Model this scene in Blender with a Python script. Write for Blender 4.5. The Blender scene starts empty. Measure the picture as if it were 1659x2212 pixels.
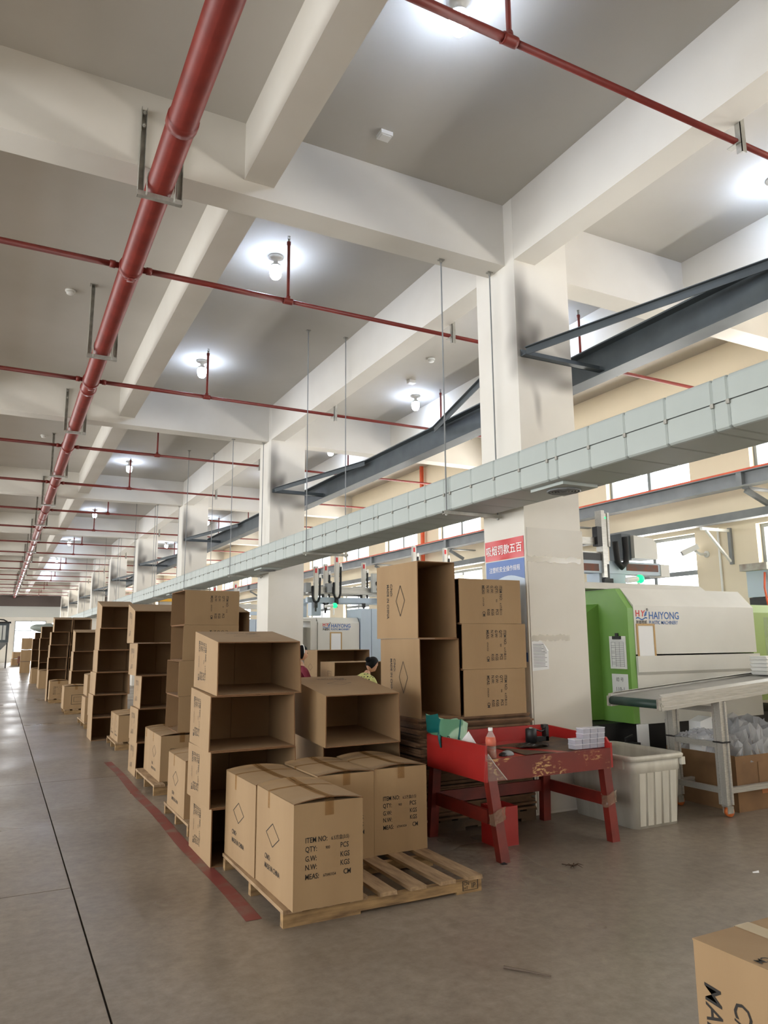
import bpy, math, random
from mathutils import Vector, Matrix
random.seed(7)
S = bpy.context.scene
COL = S.collection

# ---------------------------------------------------------------- camera, light, exposure
FPX, YAW, PITCH, ROLL = 1587.9, 0.478201, 0.172304, -0.007554
cam = bpy.data.cameras.new('camera'); cam.sensor_fit = 'VERTICAL'; cam.sensor_height = 36.0
cam.lens = FPX / 2212.0 * 36.0; cam.clip_start = 0.05; cam.clip_end = 300
co = bpy.data.objects.new('camera', cam); COL.objects.link(co)
_f = Vector((math.sin(YAW) * math.cos(PITCH), math.cos(YAW) * math.cos(PITCH), math.sin(PITCH)))
_r = Vector((math.cos(YAW), -math.sin(YAW), 0)); _u = _r.cross(_f)
_r2 = math.cos(ROLL) * _r + math.sin(ROLL) * _u; _u2 = -math.sin(ROLL) * _r + math.cos(ROLL) * _u
co.matrix_world = Matrix(((_r2.x, _u2.x, -_f.x, 0), (_r2.y, _u2.y, -_f.y, 0), (_r2.z, _u2.z, -_f.z, 1.48), (0, 0, 0, 1)))
S.camera = co

w = bpy.data.worlds.new('sky'); S.world = w; w.use_nodes = True
w.node_tree.nodes['Background'].inputs[0].default_value = (0.93, 0.97, 1.0, 1)
w.node_tree.nodes['Background'].inputs[1].default_value = 5.0
S.view_settings.view_transform = 'Standard'; S.view_settings.look = 'None'
S.view_settings.gamma = 1.0; S.view_settings.use_curve_mapping = False
S.view_settings.exposure = -0.08

def area(name, loc, rot, sx, sy, power, col):
    l = bpy.data.lights.new(name, 'AREA'); l.shape = 'RECTANGLE'; l.size = sx; l.size_y = sy
    l.energy = power; l.color = col
    o = bpy.data.objects.new(name, l); COL.objects.link(o); o.location = loc; o.rotation_euler = rot
    return o
H = math.pi / 2
# daylight beyond both window rows (the right one tilted up, with an added uplight below it) and the far door
area('daylight_right_windows', (10.6, 23, 1.9), (0, H + .6, 0), 4.0, 86, 9000, (1.0, 0.975, 0.93))
area('added_window_uplight', (12.4, 23, .1), (0, H + 1.15, 0), 4.0, 86, 26000, (1.0, 0.95, 0.88))  # unseen lamp added outside to brighten the right-bay ceiling, standing in for ground bounce
area('daylight_left_windows', (-9.0, 27, 2.9), (0, -H, 0), 3.6, 72, 3100, (1.0, 0.975, 0.93))
area('daylight_far_door', (2.1, 66.2, 1.8), (-H, 0, 0), 2.4, 3.0, 1800, (0.95, 0.98, 1.0))

# ---------------------------------------------------------------- mesh builder
class MB:
    def __init__(s): s.v = []; s.f = []; s.m = []
    def add(s, vs, fs, m=0):
        n = len(s.v); s.v += [tuple(p) for p in vs]
        for f in fs: s.f.append(tuple(i + n for i in f)); s.m.append(m)
        return s
    def box(s, x0, x1, y0, y1, z0, z1, m=0):
        return s.add([(x0, y0, z0), (x1, y0, z0), (x1, y1, z0), (x0, y1, z0), (x0, y0, z1), (x1, y0, z1), (x1, y1, z1), (x0, y1, z1)],
                     [(3, 2, 1, 0), (4, 5, 6, 7), (0, 1, 5, 4), (1, 2, 6, 5), (2, 3, 7, 6), (3, 0, 4, 7)], m)
    def hexa(s, p, m=0):
        return s.add(p, [(3, 2, 1, 0), (4, 5, 6, 7), (0, 1, 5, 4), (1, 2, 6, 5), (2, 3, 7, 6), (3, 0, 4, 7)], m)
    def bar(s, a, b, w, h, m=0, up=(0, 0, 1)):
        a = Vector(a); b = Vector(b); d = (b - a).normalized(); up = Vector(up)
        if abs(d.dot(up)) > .98: up = Vector((0, 1, 0))
        sx = d.cross(up).normalized() * (w / 2); sy = sx.cross(d).normalized() * (h / 2)
        return s.hexa([a - sx - sy, a + sx - sy, b + sx - sy, b - sx - sy, a - sx + sy, a + sx + sy, b + sx + sy, b - sx + sy], m)
    def tube(s, pts, r, n=10, m=0, cap=True):
        pts = [Vector(p) for p in pts]; k = len(pts); rs = r if isinstance(r, (list, tuple)) else [r] * k
        base = len(s.v); prev = None
        for i, p in enumerate(pts):
            d = (pts[min(i + 1, k - 1)] - pts[max(i - 1, 0)]).normalized()
            ref = Vector((0, 0, 1)) if abs(d.z) < .95 else Vector((0, 1, 0))
            if prev is not None and prev.cross(d).length > .2: ref = prev
            a = d.cross(ref).normalized(); b = a.cross(d).normalized(); prev = b
            for j in range(n):
                t = 2 * math.pi * j / n; s.v.append(tuple(p + (a * math.cos(t) + b * math.sin(t)) * rs[i]))
        for i in range(k - 1):
            for j in range(n):
                q = base + i * n; s.f.append((q + j, q + (j + 1) % n, q + n + (j + 1) % n, q + n + j)); s.m.append(m)
        if cap:
            s.f.append(tuple(base + j for j in reversed(range(n)))); s.m.append(m)
            s.f.append(tuple(base + (k - 1) * n + j for j in range(n))); s.m.append(m)
        return s
    def lathe(s, prof, c=(0, 0, 0), n=16, m=0):
        base = len(s.v); k = len(prof)
        for r, z in prof:
            for j in range(n):
                t = 2 * math.pi * j / n; s.v.append((c[0] + r * math.cos(t), c[1] + r * math.sin(t), c[2] + z))
        for i in range(k - 1):
            for j in range(n):
                q = base + i * n; s.f.append((q + j, q + (j + 1) % n, q + n + (j + 1) % n, q + n + j)); s.m.append(m)
        s.f.append(tuple(base + j for j in reversed(range(n)))); s.m.append(m)
        s.f.append(tuple(base + (k - 1) * n + j for j in range(n))); s.m.append(m)
        return s
    def prism(s, prof, x0, x1, m=0, axis='x'):
        n = len(prof)
        P = (lambda a, t: (t, a[0], a[1])) if axis == 'x' else ((lambda a, t: (a[0], t, a[1])) if axis == 'y' else (lambda a, t: (a[0], a[1], t)))
        vs = [P(a, x0) for a in prof] + [P(a, x1) for a in prof]
        fs = [tuple(reversed(range(n))), tuple(range(n, 2 * n))] + [(i, (i + 1) % n, n + (i + 1) % n, n + i) for i in range(n)]
        return s.add(vs, fs, m)
    def grid(s, fn, nu, nv, m=0):
        base = len(s.v)
        for i in range(nu + 1):
            for j in range(nv + 1): s.v.append(tuple(fn(i / nu, j / nv)))
        for i in range(nu):
            for j in range(nv):
                q = base + i * (nv + 1) + j; s.f.append((q, q + nv + 1, q + nv + 2, q + 1)); s.m.append(m)
        return s
    def ball(s, c, r, nu=12, nv=8, m=0):
        rx, ry, rz = r if isinstance(r, (list, tuple)) else (r, r, r)
        prof = []
        base = len(s.v)
        for i in range(nv + 1):
            a = math.pi * i / nv
            for j in range(nu):
                t = 2 * math.pi * j / nu
                s.v.append((c[0] + rx * math.sin(a) * math.cos(t), c[1] + ry * math.sin(a) * math.sin(t), c[2] - rz * math.cos(a)))
        for i in range(nv):
            for j in range(nu):
                q = base + i * nu; s.f.append((q + j, q + (j + 1) % nu, q + nu + (j + 1) % nu, q + nu + j)); s.m.append(m)
        return s
    def mesh(s, name, mats, off=(0, 0, 0), smooth=False):
        me = bpy.data.meshes.new(name)
        me.from_pydata([(a - off[0], b - off[1], c - off[2]) for a, b, c in s.v], [], s.f)
        for mm in (mats if isinstance(mats, (list, tuple)) else [mats]): me.materials.append(mm)
        if any(s.m): me.polygons.foreach_set('material_index', s.m)
        if smooth: me.polygons.foreach_set('use_smooth', [True] * len(me.polygons))
        me.update(); return me

def offs(p):
    o = Vector((0, 0, 0))
    while p is not None: o += p.location; p = p.parent
    return o
def obj(name, mb, mats, parent=None, smooth=False, local=False):
    """one mesh object; world coordinates unless local"""
    off = (0, 0, 0) if (local or parent is None) else offs(parent)
    o = bpy.data.objects.new(name, mb.mesh(name, mats, off, smooth)); COL.objects.link(o)
    if parent is not None: o.parent = parent
    return o
def inst(name, me, parent=None, loc=(0, 0, 0)):
    o = bpy.data.objects.new(name, me); COL.objects.link(o); o.location = loc
    if parent is not None: o.parent = parent
    return o
def tag(o, label=None, cat=None, group=None, kind=None):
    if label: o['label'] = label
    if cat: o['category'] = cat
    if group: o['group'] = group
    if kind: o['kind'] = kind
    return o
def thing(name, label, cat, loc=(0, 0, 0), rz=0, group=None):
    o = bpy.data.objects.new(name, None); COL.objects.link(o); o.location = loc; o.rotation_euler = (0, 0, rz); o.empty_display_size = .1
    return tag(o, label, cat, group)
def dup(root, loc, rz=0, label=None, group=None):
    r = root.copy(); COL.objects.link(r); r.location = loc; r.rotation_euler = (0, 0, rz)
    if label: r['label'] = label
    if group: r['group'] = group
    for ch in list(root.children):
        c = ch.copy(); COL.objects.link(c); c.parent = r
        for g in list(ch.children):
            d = g.copy(); COL.objects.link(d); d.parent = c
    return r
def struct(name, mb, mats, parent=None, smooth=False):
    o = obj(name, mb, mats, parent, smooth)
    if parent is None: o['kind'] = 'structure'
    return o

# ---------------------------------------------------------------- materials
def lin(c):
    return tuple(((x / 255) / 12.92 if x <= 10 else (((x / 255) + .055) / 1.055) ** 2.4) for x in c) + (1,)
def pm(name, c, rough=.5, metal=0, c2=None, scale=4, bump=0, bscale=30, detail=6, lo=.35, hi=.65, stretch=None, spec=.5, rvar=0):
    m = bpy.data.materials.new(name); m.use_nodes = True; nt = m.node_tree; b = nt.nodes['Principled BSDF']
    b.inputs['Base Color'].default_value = lin(c); b.inputs['Roughness'].default_value = rough; b.inputs['Metallic'].default_value = metal
    b.inputs['Specular IOR Level'].default_value = spec
    if c2 is not None or bump or rvar:
        tc = nt.nodes.new('ShaderNodeTexCoord'); vec = tc.outputs['Object']
        if stretch:
            mp = nt.nodes.new('ShaderNodeMapping'); mp.inputs['Scale'].default_value = stretch
            nt.links.new(vec, mp.inputs[0]); vec = mp.outputs[0]
    if c2 is not None or rvar:
        n = nt.nodes.new('ShaderNodeTexNoise'); n.inputs['Scale'].default_value = scale; n.inputs['Detail'].default_value = detail
        nt.links.new(vec, n.inputs['Vector'])
        r = nt.nodes.new('ShaderNodeValToRGB'); r.color_ramp.elements[0].position = lo; r.color_ramp.elements[1].position = hi
        r.color_ramp.elements[0].color = lin(c); r.color_ramp.elements[1].color = lin(c2 or c)
        nt.links.new(n.outputs['Fac'], r.inputs[0])
        if c2 is not None: nt.links.new(r.outputs[0], b.inputs['Base Color'])
        if rvar:
            mr = nt.nodes.new('ShaderNodeMapRange'); mr.inputs['From Min'].default_value = .3; mr.inputs['From Max'].default_value = .7
            mr.inputs['To Min'].default_value = rough - rvar; mr.inputs['To Max'].default_value = rough + rvar
            nt.links.new(n.outputs['Fac'], mr.inputs['Value']); nt.links.new(mr.outputs[0], b.inputs['Roughness'])
    if bump:
        n2 = nt.nodes.new('ShaderNodeTexNoise'); n2.inputs['Scale'].default_value = bscale; n2.inputs['Detail'].default_value = 5
        nt.links.new(vec, n2.inputs['Vector'])
        bp = nt.nodes.new('ShaderNodeBump'); bp.inputs['Strength'].default_value = bump; bp.inputs['Distance'].default_value = .01
        nt.links.new(n2.outputs['Fac'], bp.inputs['Height']); nt.links.new(bp.outputs[0], b.inputs['Normal'])
    return m
def emit(name, c, strength):
    m = bpy.data.materials.new(name); m.use_nodes = True; b = m.node_tree.nodes['Principled BSDF']
    b.inputs['Base Color'].default_value = lin(c); b.inputs['Emission Color'].default_value = lin(c); b.inputs['Emission Strength'].default_value = strength
    return m
def clear(name, c, gloss=.12, rough=.05, tint=None):
    m = bpy.data.materials.new(name); m.use_nodes = True; nt = m.node_tree; nt.nodes.clear()
    o = nt.nodes.new('ShaderNodeOutputMaterial'); mx = nt.nodes.new('ShaderNodeMixShader'); t = nt.nodes.new('ShaderNodeBsdfTransparent'); p = nt.nodes.new('ShaderNodeBsdfPrincipled')
    t.inputs[0].default_value = lin(tint or (250, 250, 250)); p.inputs['Base Color'].default_value = lin(c); p.inputs['Roughness'].default_value = rough
    mx.inputs[0].default_value = gloss; nt.links.new(t.outputs[0], mx.inputs[1]); nt.links.new(p.outputs[0], mx.inputs[2]); nt.links.new(mx.outputs[0], o.inputs[0])
    return m

M = {}
M['paint'] = pm('white_paint', (216, 212, 203), .75, c2=(210, 205, 195), scale=1.3, bump=.05, bscale=12)
M['ceil'] = pm('ceiling_paint', (196, 192, 184), .85, c2=(188, 184, 175), scale=.7)
M['cream'] = pm('cream_wall_paint', (232, 219, 193), .75, c2=(224, 211, 186), scale=1.0)
M['red'] = pm('red_pipe_paint', (126, 46, 38), .42, c2=(112, 40, 34), scale=6, bump=.04)
M['galv'] = pm('galvanised_steel', (176, 174, 166), .42, .45, c2=(152, 150, 142), scale=15)
M['kraft'] = pm('kraft_board', (158, 130, 95), .8, c2=(149, 121, 87), scale=3, bump=.06, bscale=60, stretch=(1, 1, .25))
M['kraftin'] = pm('kraft_board_inner', (150, 120, 86), .9, c2=(140, 111, 79), scale=3)
M['edge'] = pm('kraft_board_edge', (120, 86, 56), .9)
M['ink'] = pm('black_print_ink', (34, 29, 24), .7)
M['tape'] = None
M['wood'] = pm('pallet_wood', (172, 144, 110), .85, c2=(126, 101, 74), scale=5, bump=.2, bscale=20, stretch=(6, 1, 6), lo=.3, hi=.7)
M['darkwood'] = pm('dark_pallet_wood', (92, 72, 52), .85, c2=(66, 52, 38), scale=5)
M['shadekraft'] = pm('shaded_kraft_board', (134, 102, 70), .8, c2=(112, 84, 58), scale=2.5, bump=.1)  # kraft with the shade under the conveyor put into its colour
M['tapedirty'] = clear('dirty_tape', (168, 146, 122), .38, .14)
M['woodx'] = pm('pallet_wood_long', (170, 138, 94), .85, c2=(104, 80, 54), scale=5, bump=.2, bscale=20, stretch=(1, 6, 6), lo=.3, hi=.7)
M['steel'] = pm('dark_painted_steel', (78, 86, 90), .45, c2=(66, 73, 78), scale=3)
M['steel2'] = pm('grey_painted_steel', (140, 143, 144), .5, c2=(126, 129, 130), scale=3)
M['orange'] = pm('orange_rail_paint', (226, 96, 56), .5, c2=(205, 80, 46), scale=6)
M['duct'] = pm('grey_green_duct', (176, 184, 180), .5, c2=(168, 176, 172), scale=2)
M['alu'] = pm('aluminium_profile', (190, 188, 182), .36, .45, c2=(170, 168, 162), scale=8, stretch=(1, 20, 20))
M['white'] = pm('machine_white', (208, 206, 198), .4, c2=(202, 200, 192), scale=2)
M['bluegrey'] = pm('machine_blue_grey', (176, 190, 203), .42, c2=(170, 184, 197), scale=2)
M['green'] = pm('machine_green', (112, 160, 72), .42, c2=(105, 151, 66), scale=2)
M['palegreen'] = pm('machine_pale_green', (158, 180, 112), .42)
M['black'] = pm('black_metal', (22, 22, 24), .5, c2=(32, 31, 32), scale=9)
M['rubber'] = pm('black_rubber', (26, 26, 27), .7)
M['belt'] = pm('grey_belt', (150, 148, 142), .5, c2=(138, 136, 130), scale=4)
M['roller'] = pm('dark_green_roller', (32, 58, 50), .5)
M['logored'] = pm('logo_red', (196, 44, 48), .5); M['logoblue'] = pm('logo_blue', (34, 92, 160), .5)
M['paper'] = pm('paper', (228, 229, 230), .7); M['paperink'] = pm('grey_print', (110, 112, 120), .8)
M['frame'] = pm('tan_frame', (176, 140, 84), .5); M['plastic'] = pm('white_plastic', (232, 232, 228), .4)
M['rust'] = pm('rust', (120, 66, 46), .7, c2=(96, 74, 66), scale=12)
M['rim'] = pm('stained_rim', (172, 168, 160), .6, c2=(120, 96, 82), scale=5, lo=.45, hi=.7)
M['binpl'] = pm('white_bin_plastic', (206, 203, 192), .5, c2=(186, 182, 170), scale=3, stretch=(3, 3, .6), bump=.04)
M['window'] = pm('window_frame_grey', (124, 130, 132), .4, .3)
M['glass'] = clear('window_glass', (240, 245, 250), .07, .03)
M['tape'] = clear('brown_packing_tape', (120, 88, 56), .2, .12, (246, 236, 220))
M['film'] = clear('plastic_film', (226, 228, 232), .3, .12, (238, 238, 240))
M['clearbox'] = clear('clear_plastic', (222, 222, 236), .34, .12)
M['cornerfilm'] = clear('corner_film', (230, 222, 210), .16, .1)
M['tapeclear'] = clear('clear_tape', (226, 220, 208), .45, .12)
M['bottle'] = clear('bottle_plastic', (240, 232, 226), .22, .05)
M['tea'] = pm('brown_tea', (150, 66, 24), .15)
M['skin'] = pm('skin', (205, 158, 128), .5); M['hair'] = pm('black_hair', (14, 12, 13), .75, spec=.2)
M['maroon'] = pm('maroon_cloth', (120, 30, 52), .8); M['trouser'] = pm('dark_trousers', (48, 50, 60), .85)
M['dirty'] = pm('dark_grey_panel', (84, 74, 70), .8)
M['panelg'] = pm('light_grey_panel', (188, 190, 186), .7)
M['sack'] = pm('grey_sack', (152, 160, 152), .7, c2=(136, 144, 138), scale=4, bump=.3, bscale=8)
M['posterred'] = pm('poster_red', (200, 44, 50), .3); M['posterblue'] = pm('poster_blue', (40, 92, 168), .3)
M['posterpale'] = pm('poster_pale_blue', (196, 214, 234), .35); M['posterwhite'] = pm('poster_lettering', (240, 238, 236), .4)
M['yellow'] = pm('yellow_paint', (236, 178, 40), .45)
M['greenled'] = emit('green_beacon', (20, 230, 120), 2.2)
M['lampon'] = emit('lamp_glow', (210, 226, 255), 135)
M['mat'] = pm('oily_brown_mat', (96, 72, 48), .55, c2=(52, 38, 28), scale=7)
M['oil'] = pm('black_oily_rag', (26, 20, 15), .45, c2=(48, 36, 24), scale=18, bump=.6, bscale=22)
M['dust'] = pm('dry_leaf', (66, 46, 32), .9); M['stickm'] = pm('grey_twig', (96, 82, 70), .8)

# floor: polished, worn concrete
def floor_mat():
    m = pm('worn_concrete', (141, 130, 117), .42, c2=(125, 114, 102), scale=.9, detail=9, bump=.05, bscale=55, spec=.5)
    nt = m.node_tree; b = nt.nodes['Principled BSDF']; tc = [n for n in nt.nodes if n.type == 'TEX_COORD'][0]
    base = b.inputs['Base Color'].links[0].from_socket
    n = nt.nodes.new('ShaderNodeTexNoise'); n.inputs['Scale'].default_value = 14; n.inputs['Detail'].default_value = 8; n.inputs['Roughness'].default_value = .7
    nt.links.new(tc.outputs['Object'], n.inputs['Vector'])
    r = nt.nodes.new('ShaderNodeValToRGB'); r.color_ramp.elements[0].position = .3; r.color_ramp.elements[0].color = (.68, .66, .64, 1); r.color_ramp.elements[1].position = .68; r.color_ramp.elements[1].color = (1.12, 1.12, 1.12, 1)
    nt.links.new(n.outputs['Fac'], r.inputs[0])
    mx = nt.nodes.new('ShaderNodeMix'); mx.data_type = 'RGBA'; mx.blend_type = 'MULTIPLY'; mx.inputs[0].default_value = 1
    nt.links.new(base, mx.inputs['A']); nt.links.new(r.outputs[0], mx.inputs['B'])
    # pale scratches
    mp = nt.nodes.new('ShaderNodeMapping'); mp.inputs['Rotation'].default_value = (0, 0, .8); mp.inputs['Scale'].default_value = (.8, 26, 1)
    nt.links.new(tc.outputs['Object'], mp.inputs[0])
    n3 = nt.nodes.new('ShaderNodeTexNoise'); n3.inputs['Scale'].default_value = 2.2; n3.inputs['Detail'].default_value = 3
    nt.links.new(mp.outputs[0], n3.inputs['Vector'])
    r3 = nt.nodes.new('ShaderNodeValToRGB'); r3.color_ramp.elements[0].position = .69; r3.color_ramp.elements[0].color = (0, 0, 0, 1); r3.color_ramp.elements[1].position = .84; r3.color_ramp.elements[1].color = (.4, .4, .4, 1)
    nt.links.new(n3.outputs['Fac'], r3.inputs[0])
    mx2 = nt.nodes.new('ShaderNodeMix'); mx2.data_type = 'RGBA'; nt.links.new(r3.outputs[0], mx2.inputs[0]); nt.links.new(mx.outputs['Result'], mx2.inputs['A'])
    mx2.inputs['B'].default_value = lin((168, 158, 146)); nt.links.new(mx2.outputs['Result'], b.inputs['Base Color'])
    n4 = nt.nodes.new('ShaderNodeTexNoise'); n4.inputs['Scale'].default_value = .8; n4.inputs['Detail'].default_value = 2; nt.links.new(tc.outputs['Object'], n4.inputs['Vector'])
    mr = nt.nodes.new('ShaderNodeMapRange'); mr.inputs['From Min'].default_value = .35; mr.inputs['From Max'].default_value = .65; mr.inputs['To Min'].default_value = .27; mr.inputs['To Max'].default_value = .42
    nt.links.new(n4.outputs['Fac'], mr.inputs['Value']); nt.links.new(mr.outputs[0], b.inputs['Roughness'])
    return m
M['floor'] = floor_mat(); M['joint'] = pm('joint_dirt', (52, 46, 40), .9)
def worn(name, paint, under, scale, lo, hi, rough, stretch=None):
    m = pm(name, paint, rough, c2=under, scale=scale, lo=lo, hi=hi, detail=9, stretch=stretch); return m
M['redline'] = worn('worn_red_floor_paint', (124, 58, 53), (116, 102, 92), 5, .48, .72, .5)
M['tabled'] = pm('red_table_paint', (166, 40, 36), .4, c2=(146, 33, 30), scale=2.5, rvar=.08)
M['tablew'] = pm('worn_red_table_paint', (118, 36, 28), .42, c2=(98, 31, 24), scale=3)
def chips(m):
    nt = m.node_tree; b = nt.nodes['Principled BSDF']; base = b.inputs['Base Color'].links[0].from_socket; tc = [n for n in nt.nodes if n.type == 'TEX_COORD'][0]
    mp = nt.nodes.new('ShaderNodeMapping'); mp.inputs['Scale'].default_value = (1, 1, 2.2); nt.links.new(tc.outputs['Object'], mp.inputs[0]); sk = []
    for sc, lo, hi in ((30, .52, .60), (3.6, .53, .60)):
        n = nt.nodes.new('ShaderNodeTexNoise'); n.inputs['Scale'].default_value = sc; n.inputs['Detail'].default_value = 5; nt.links.new(mp.outputs[0] if sc > 9 else tc.outputs['Object'], n.inputs['Vector'])
        r = nt.nodes.new('ShaderNodeMapRange'); r.inputs['From Min'].default_value = lo; r.inputs['From Max'].default_value = hi; nt.links.new(n.outputs['Fac'], r.inputs['Value']); sk.append(r)
    mu = nt.nodes.new('ShaderNodeMath'); mu.operation = 'MULTIPLY'; nt.links.new(sk[0].outputs[0], mu.inputs[0]); nt.links.new(sk[1].outputs[0], mu.inputs[1])
    mx = nt.nodes.new('ShaderNodeMix'); mx.data_type = 'RGBA'; nt.links.new(mu.outputs[0], mx.inputs[0]); nt.links.new(base, mx.inputs['A']); mx.inputs['B'].default_value = lin((186, 146, 96)); nt.links.new(mx.outputs['Result'], b.inputs['Base Color'])
chips(M['tablew'])
M['tableleg'] = pm('red_brown_leg_paint', (122, 38, 28), .45, c2=(98, 31, 24), scale=6)
# column paint with soot clouds at the bracket
def column_mat():
    m = pm('column_paint', (226, 222, 213), .75, c2=(220, 215, 205), scale=1.3); nt = m.node_tree; b = nt.nodes['Principled BSDF']
    base = b.inputs['Base Color'].links[0].from_socket; tc = [n for n in nt.nodes if n.type == 'TEX_COORD'][0]
    nz = nt.nodes.new('ShaderNodeTexNoise'); nz.inputs['Scale'].default_value = 2.2; nz.inputs['Detail'].default_value = 1; nt.links.new(tc.outputs['Object'], nz.inputs['Vector'])
    sc = nt.nodes.new('ShaderNodeVectorMath'); sc.operation = 'MULTIPLY_ADD'; sc.inputs[1].default_value = (.2, 0, .2)
    nt.links.new(nz.outputs['Color'], sc.inputs[0]); nt.links.new(tc.outputs['Object'], sc.inputs[2])
    last = base
    for (cx, cz, rx, rz, k) in ((.08, 4.25, .22, .36, .95), (.06, 4.62, .18, .60, .6), (.22, 4.32, .13, .26, .75), (.30, 4.03, .55, .24, .7), (.60, 3.92, .28, .14, .6), (.22, 3.66, .08, .34, .45)):
        cx += .10; cz += .10
        mp = nt.nodes.new('ShaderNodeMapping'); mp.inputs['Location'].default_value = (-cx / rx, 0, -cz / rz); mp.inputs['Scale'].default_value = (1 / rx, 4, 1 / rz)
        nt.links.new(sc.outputs[0], mp.inputs[0])
        g = nt.nodes.new('ShaderNodeVectorMath'); g.operation = 'LENGTH'; nt.links.new(mp.outputs[0], g.inputs[0])
        mr = nt.nodes.new('ShaderNodeMapRange'); mr.interpolation_type = 'SMOOTHSTEP'; mr.inputs['From Min'].default_value = 1; mr.inputs['From Max'].default_value = .05; mr.inputs['To Min'].default_value = 0; mr.inputs['To Max'].default_value = k
        nt.links.new(g.outputs['Value'], mr.inputs['Value'])
        mx = nt.nodes.new('ShaderNodeMix'); mx.data_type = 'RGBA'; nt.links.new(mr.outputs[0], mx.inputs[0]); nt.links.new(last, mx.inputs['A']); mx.inputs['B'].default_value = lin((84, 78, 73)); last = mx.outputs['Result']
    nt.links.new(last, b.inputs['Base Color']); return m
M['column'] = column_mat()
def dotted():
    m = pm('dotted_yellow_cloth', (186, 186, 112), .8); nt = m.node_tree; b = nt.nodes['Principled BSDF']
    tc = nt.nodes.new('ShaderNodeTexCoord'); v = nt.nodes.new('ShaderNodeTexVoronoi'); v.inputs['Scale'].default_value = 26; v.inputs['Randomness'].default_value = .35
    nt.links.new(tc.outputs['Object'], v.inputs['Vector']); r = nt.nodes.new('ShaderNodeValToRGB'); r.color_ramp.interpolation = 'CONSTANT'
    r.color_ramp.elements[0].color = lin((36, 36, 26)); r.color_ramp.elements[1].position = .3; r.color_ramp.elements[1].color = lin((196, 194, 124))
    nt.links.new(v.outputs['Distance'], r.inputs[0]); nt.links.new(r.outputs[0], b.inputs['Base Color']); return m
M['dots'] = dotted()
def bagmat():
    m = pm('patterned_green_bag', (96, 150, 120), .35, c2=(168, 206, 180), scale=3.2, detail=0, lo=.48, hi=.5)
    nt = m.node_tree; b = nt.nodes['Principled BSDF']; base = b.inputs['Base Color'].links[0].from_socket; tc = [n for n in nt.nodes if n.type == 'TEX_COORD'][0]
    wv = nt.nodes.new('ShaderNodeTexWave'); wv.inputs['Scale'].default_value = 1.7; wv.inputs['Distortion'].default_value = 2.5; nt.links.new(tc.outputs['Object'], wv.inputs['Vector'])
    r = nt.nodes.new('ShaderNodeValToRGB'); r.color_ramp.interpolation = 'CONSTANT'; r.color_ramp.elements[0].color = (1, 1, 1, 1); r.color_ramp.elements[1].position = .02; r.color_ramp.elements[1].color = (0, 0, 0, 1)
    nt.links.new(wv.outputs['Fac'], r.inputs[0]); mx = nt.nodes.new('ShaderNodeMix'); mx.data_type = 'RGBA'; nt.links.new(r.outputs[0], mx.inputs[0]); nt.links.new(base, mx.inputs['A']); mx.inputs['B'].default_value = lin((16, 98, 96)); nt.links.new(mx.outputs['Result'], b.inputs['Base Color']); return m
M['bag'] = bagmat()

# ---------------------------------------------------------------- lettering as flat meshes (u, v) in metres
def text2d(body, size, bold=0.0, sx=1.0, shear=0.0, align='LEFT'):
    c = bpy.data.curves.new('lettering', 'FONT'); c.body = body; c.size = size; c.offset = bold * size; c.resolution_u = 2; c.shear = shear; c.align_x = align
    o = bpy.data.objects.new('lettering', c); COL.objects.link(o); bpy.context.view_layer.update()
    me = o.evaluated_get(bpy.context.evaluated_depsgraph_get()).to_mesh()
    vs = [(v.co.x * sx, v.co.y) for v in me.vertices]; fs = [tuple(p.vertices) for p in me.polygons]
    bpy.data.objects.remove(o); bpy.data.curves.remove(c)
    return vs, fs
class Block:
    def __init__(s): s.v = []; s.f = []; s.m = []
    def put(s, t, x=0, y=0, m=0):
        n = len(s.v); s.v += [(a + x, b + y) for a, b in t[0]]; s.f += [tuple(i + n for i in f) for f in t[1]]; s.m += [m] * len(t[1]); return s
    def poly(s, pts, m=0):
        n = len(s.v); s.v += list(pts); s.f.append(tuple(range(n, n + len(pts)))); s.m.append(m); return s
    def loop(s, pts, t, m=0):
        k = len(pts); cx = sum(p[0] for p in pts) / k; cy = sum(p[1] for p in pts) / k
        q = [(cx + (a - cx) * (1 - t), cy + (b - cy) * (1 - t)) for a, b in pts]; n = len(s.v); s.v += list(pts) + q
        for i in range(k): s.f.append((n + i, n + (i + 1) % k, n + k + (i + 1) % k, n + k + i)); s.m.append(m)
        return s
    def place(s, mb, origin, u, v, scale=1.0, lift=.0012):
        o = Vector(origin); u = Vector(u); v = Vector(v); nrm = u.cross(v).normalized() * lift
        vs = [o + u * (a * scale) + v * (b * scale) + nrm for a, b in s.v]; n = len(mb.v); mb.v += [tuple(p) for p in vs]
        for f, m in zip(s.f, s.m): mb.f.append(tuple(i + n for i in f)); mb.m.append(m)
        return mb
def item_block(code, qty, meas):
    """centred on the carton face 0.41 x 0.54, origin at the face centre"""
    b = Block(); z = [.095, .050, .003, -.040, -.087]; x0 = -.137; sz = .038
    for t, y in zip(('ITEM NO:', 'QTY:', 'G.W:', 'N.W:', 'MEAS:'), z): b.put(text2d(t, sz, .013, .80), x0, y)
    b.put(text2d(code, .026, .006, .8), x0 + .150, z[0]); b.put(text2d(qty, .022, .006, .8), x0 + .117, z[1] + .003)
    for t, y in zip(('PCS', 'KGS', 'KGS'), z[1:4]): b.put(text2d(t, sz, .013, .80), x0 + .203, y)
    b.put(text2d(meas, .021, .006, .8), x0 + .104, z[4] + .003); b.put(text2d('CM', sz, .013, .80), x0 + .222, z[4]); return b
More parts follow.
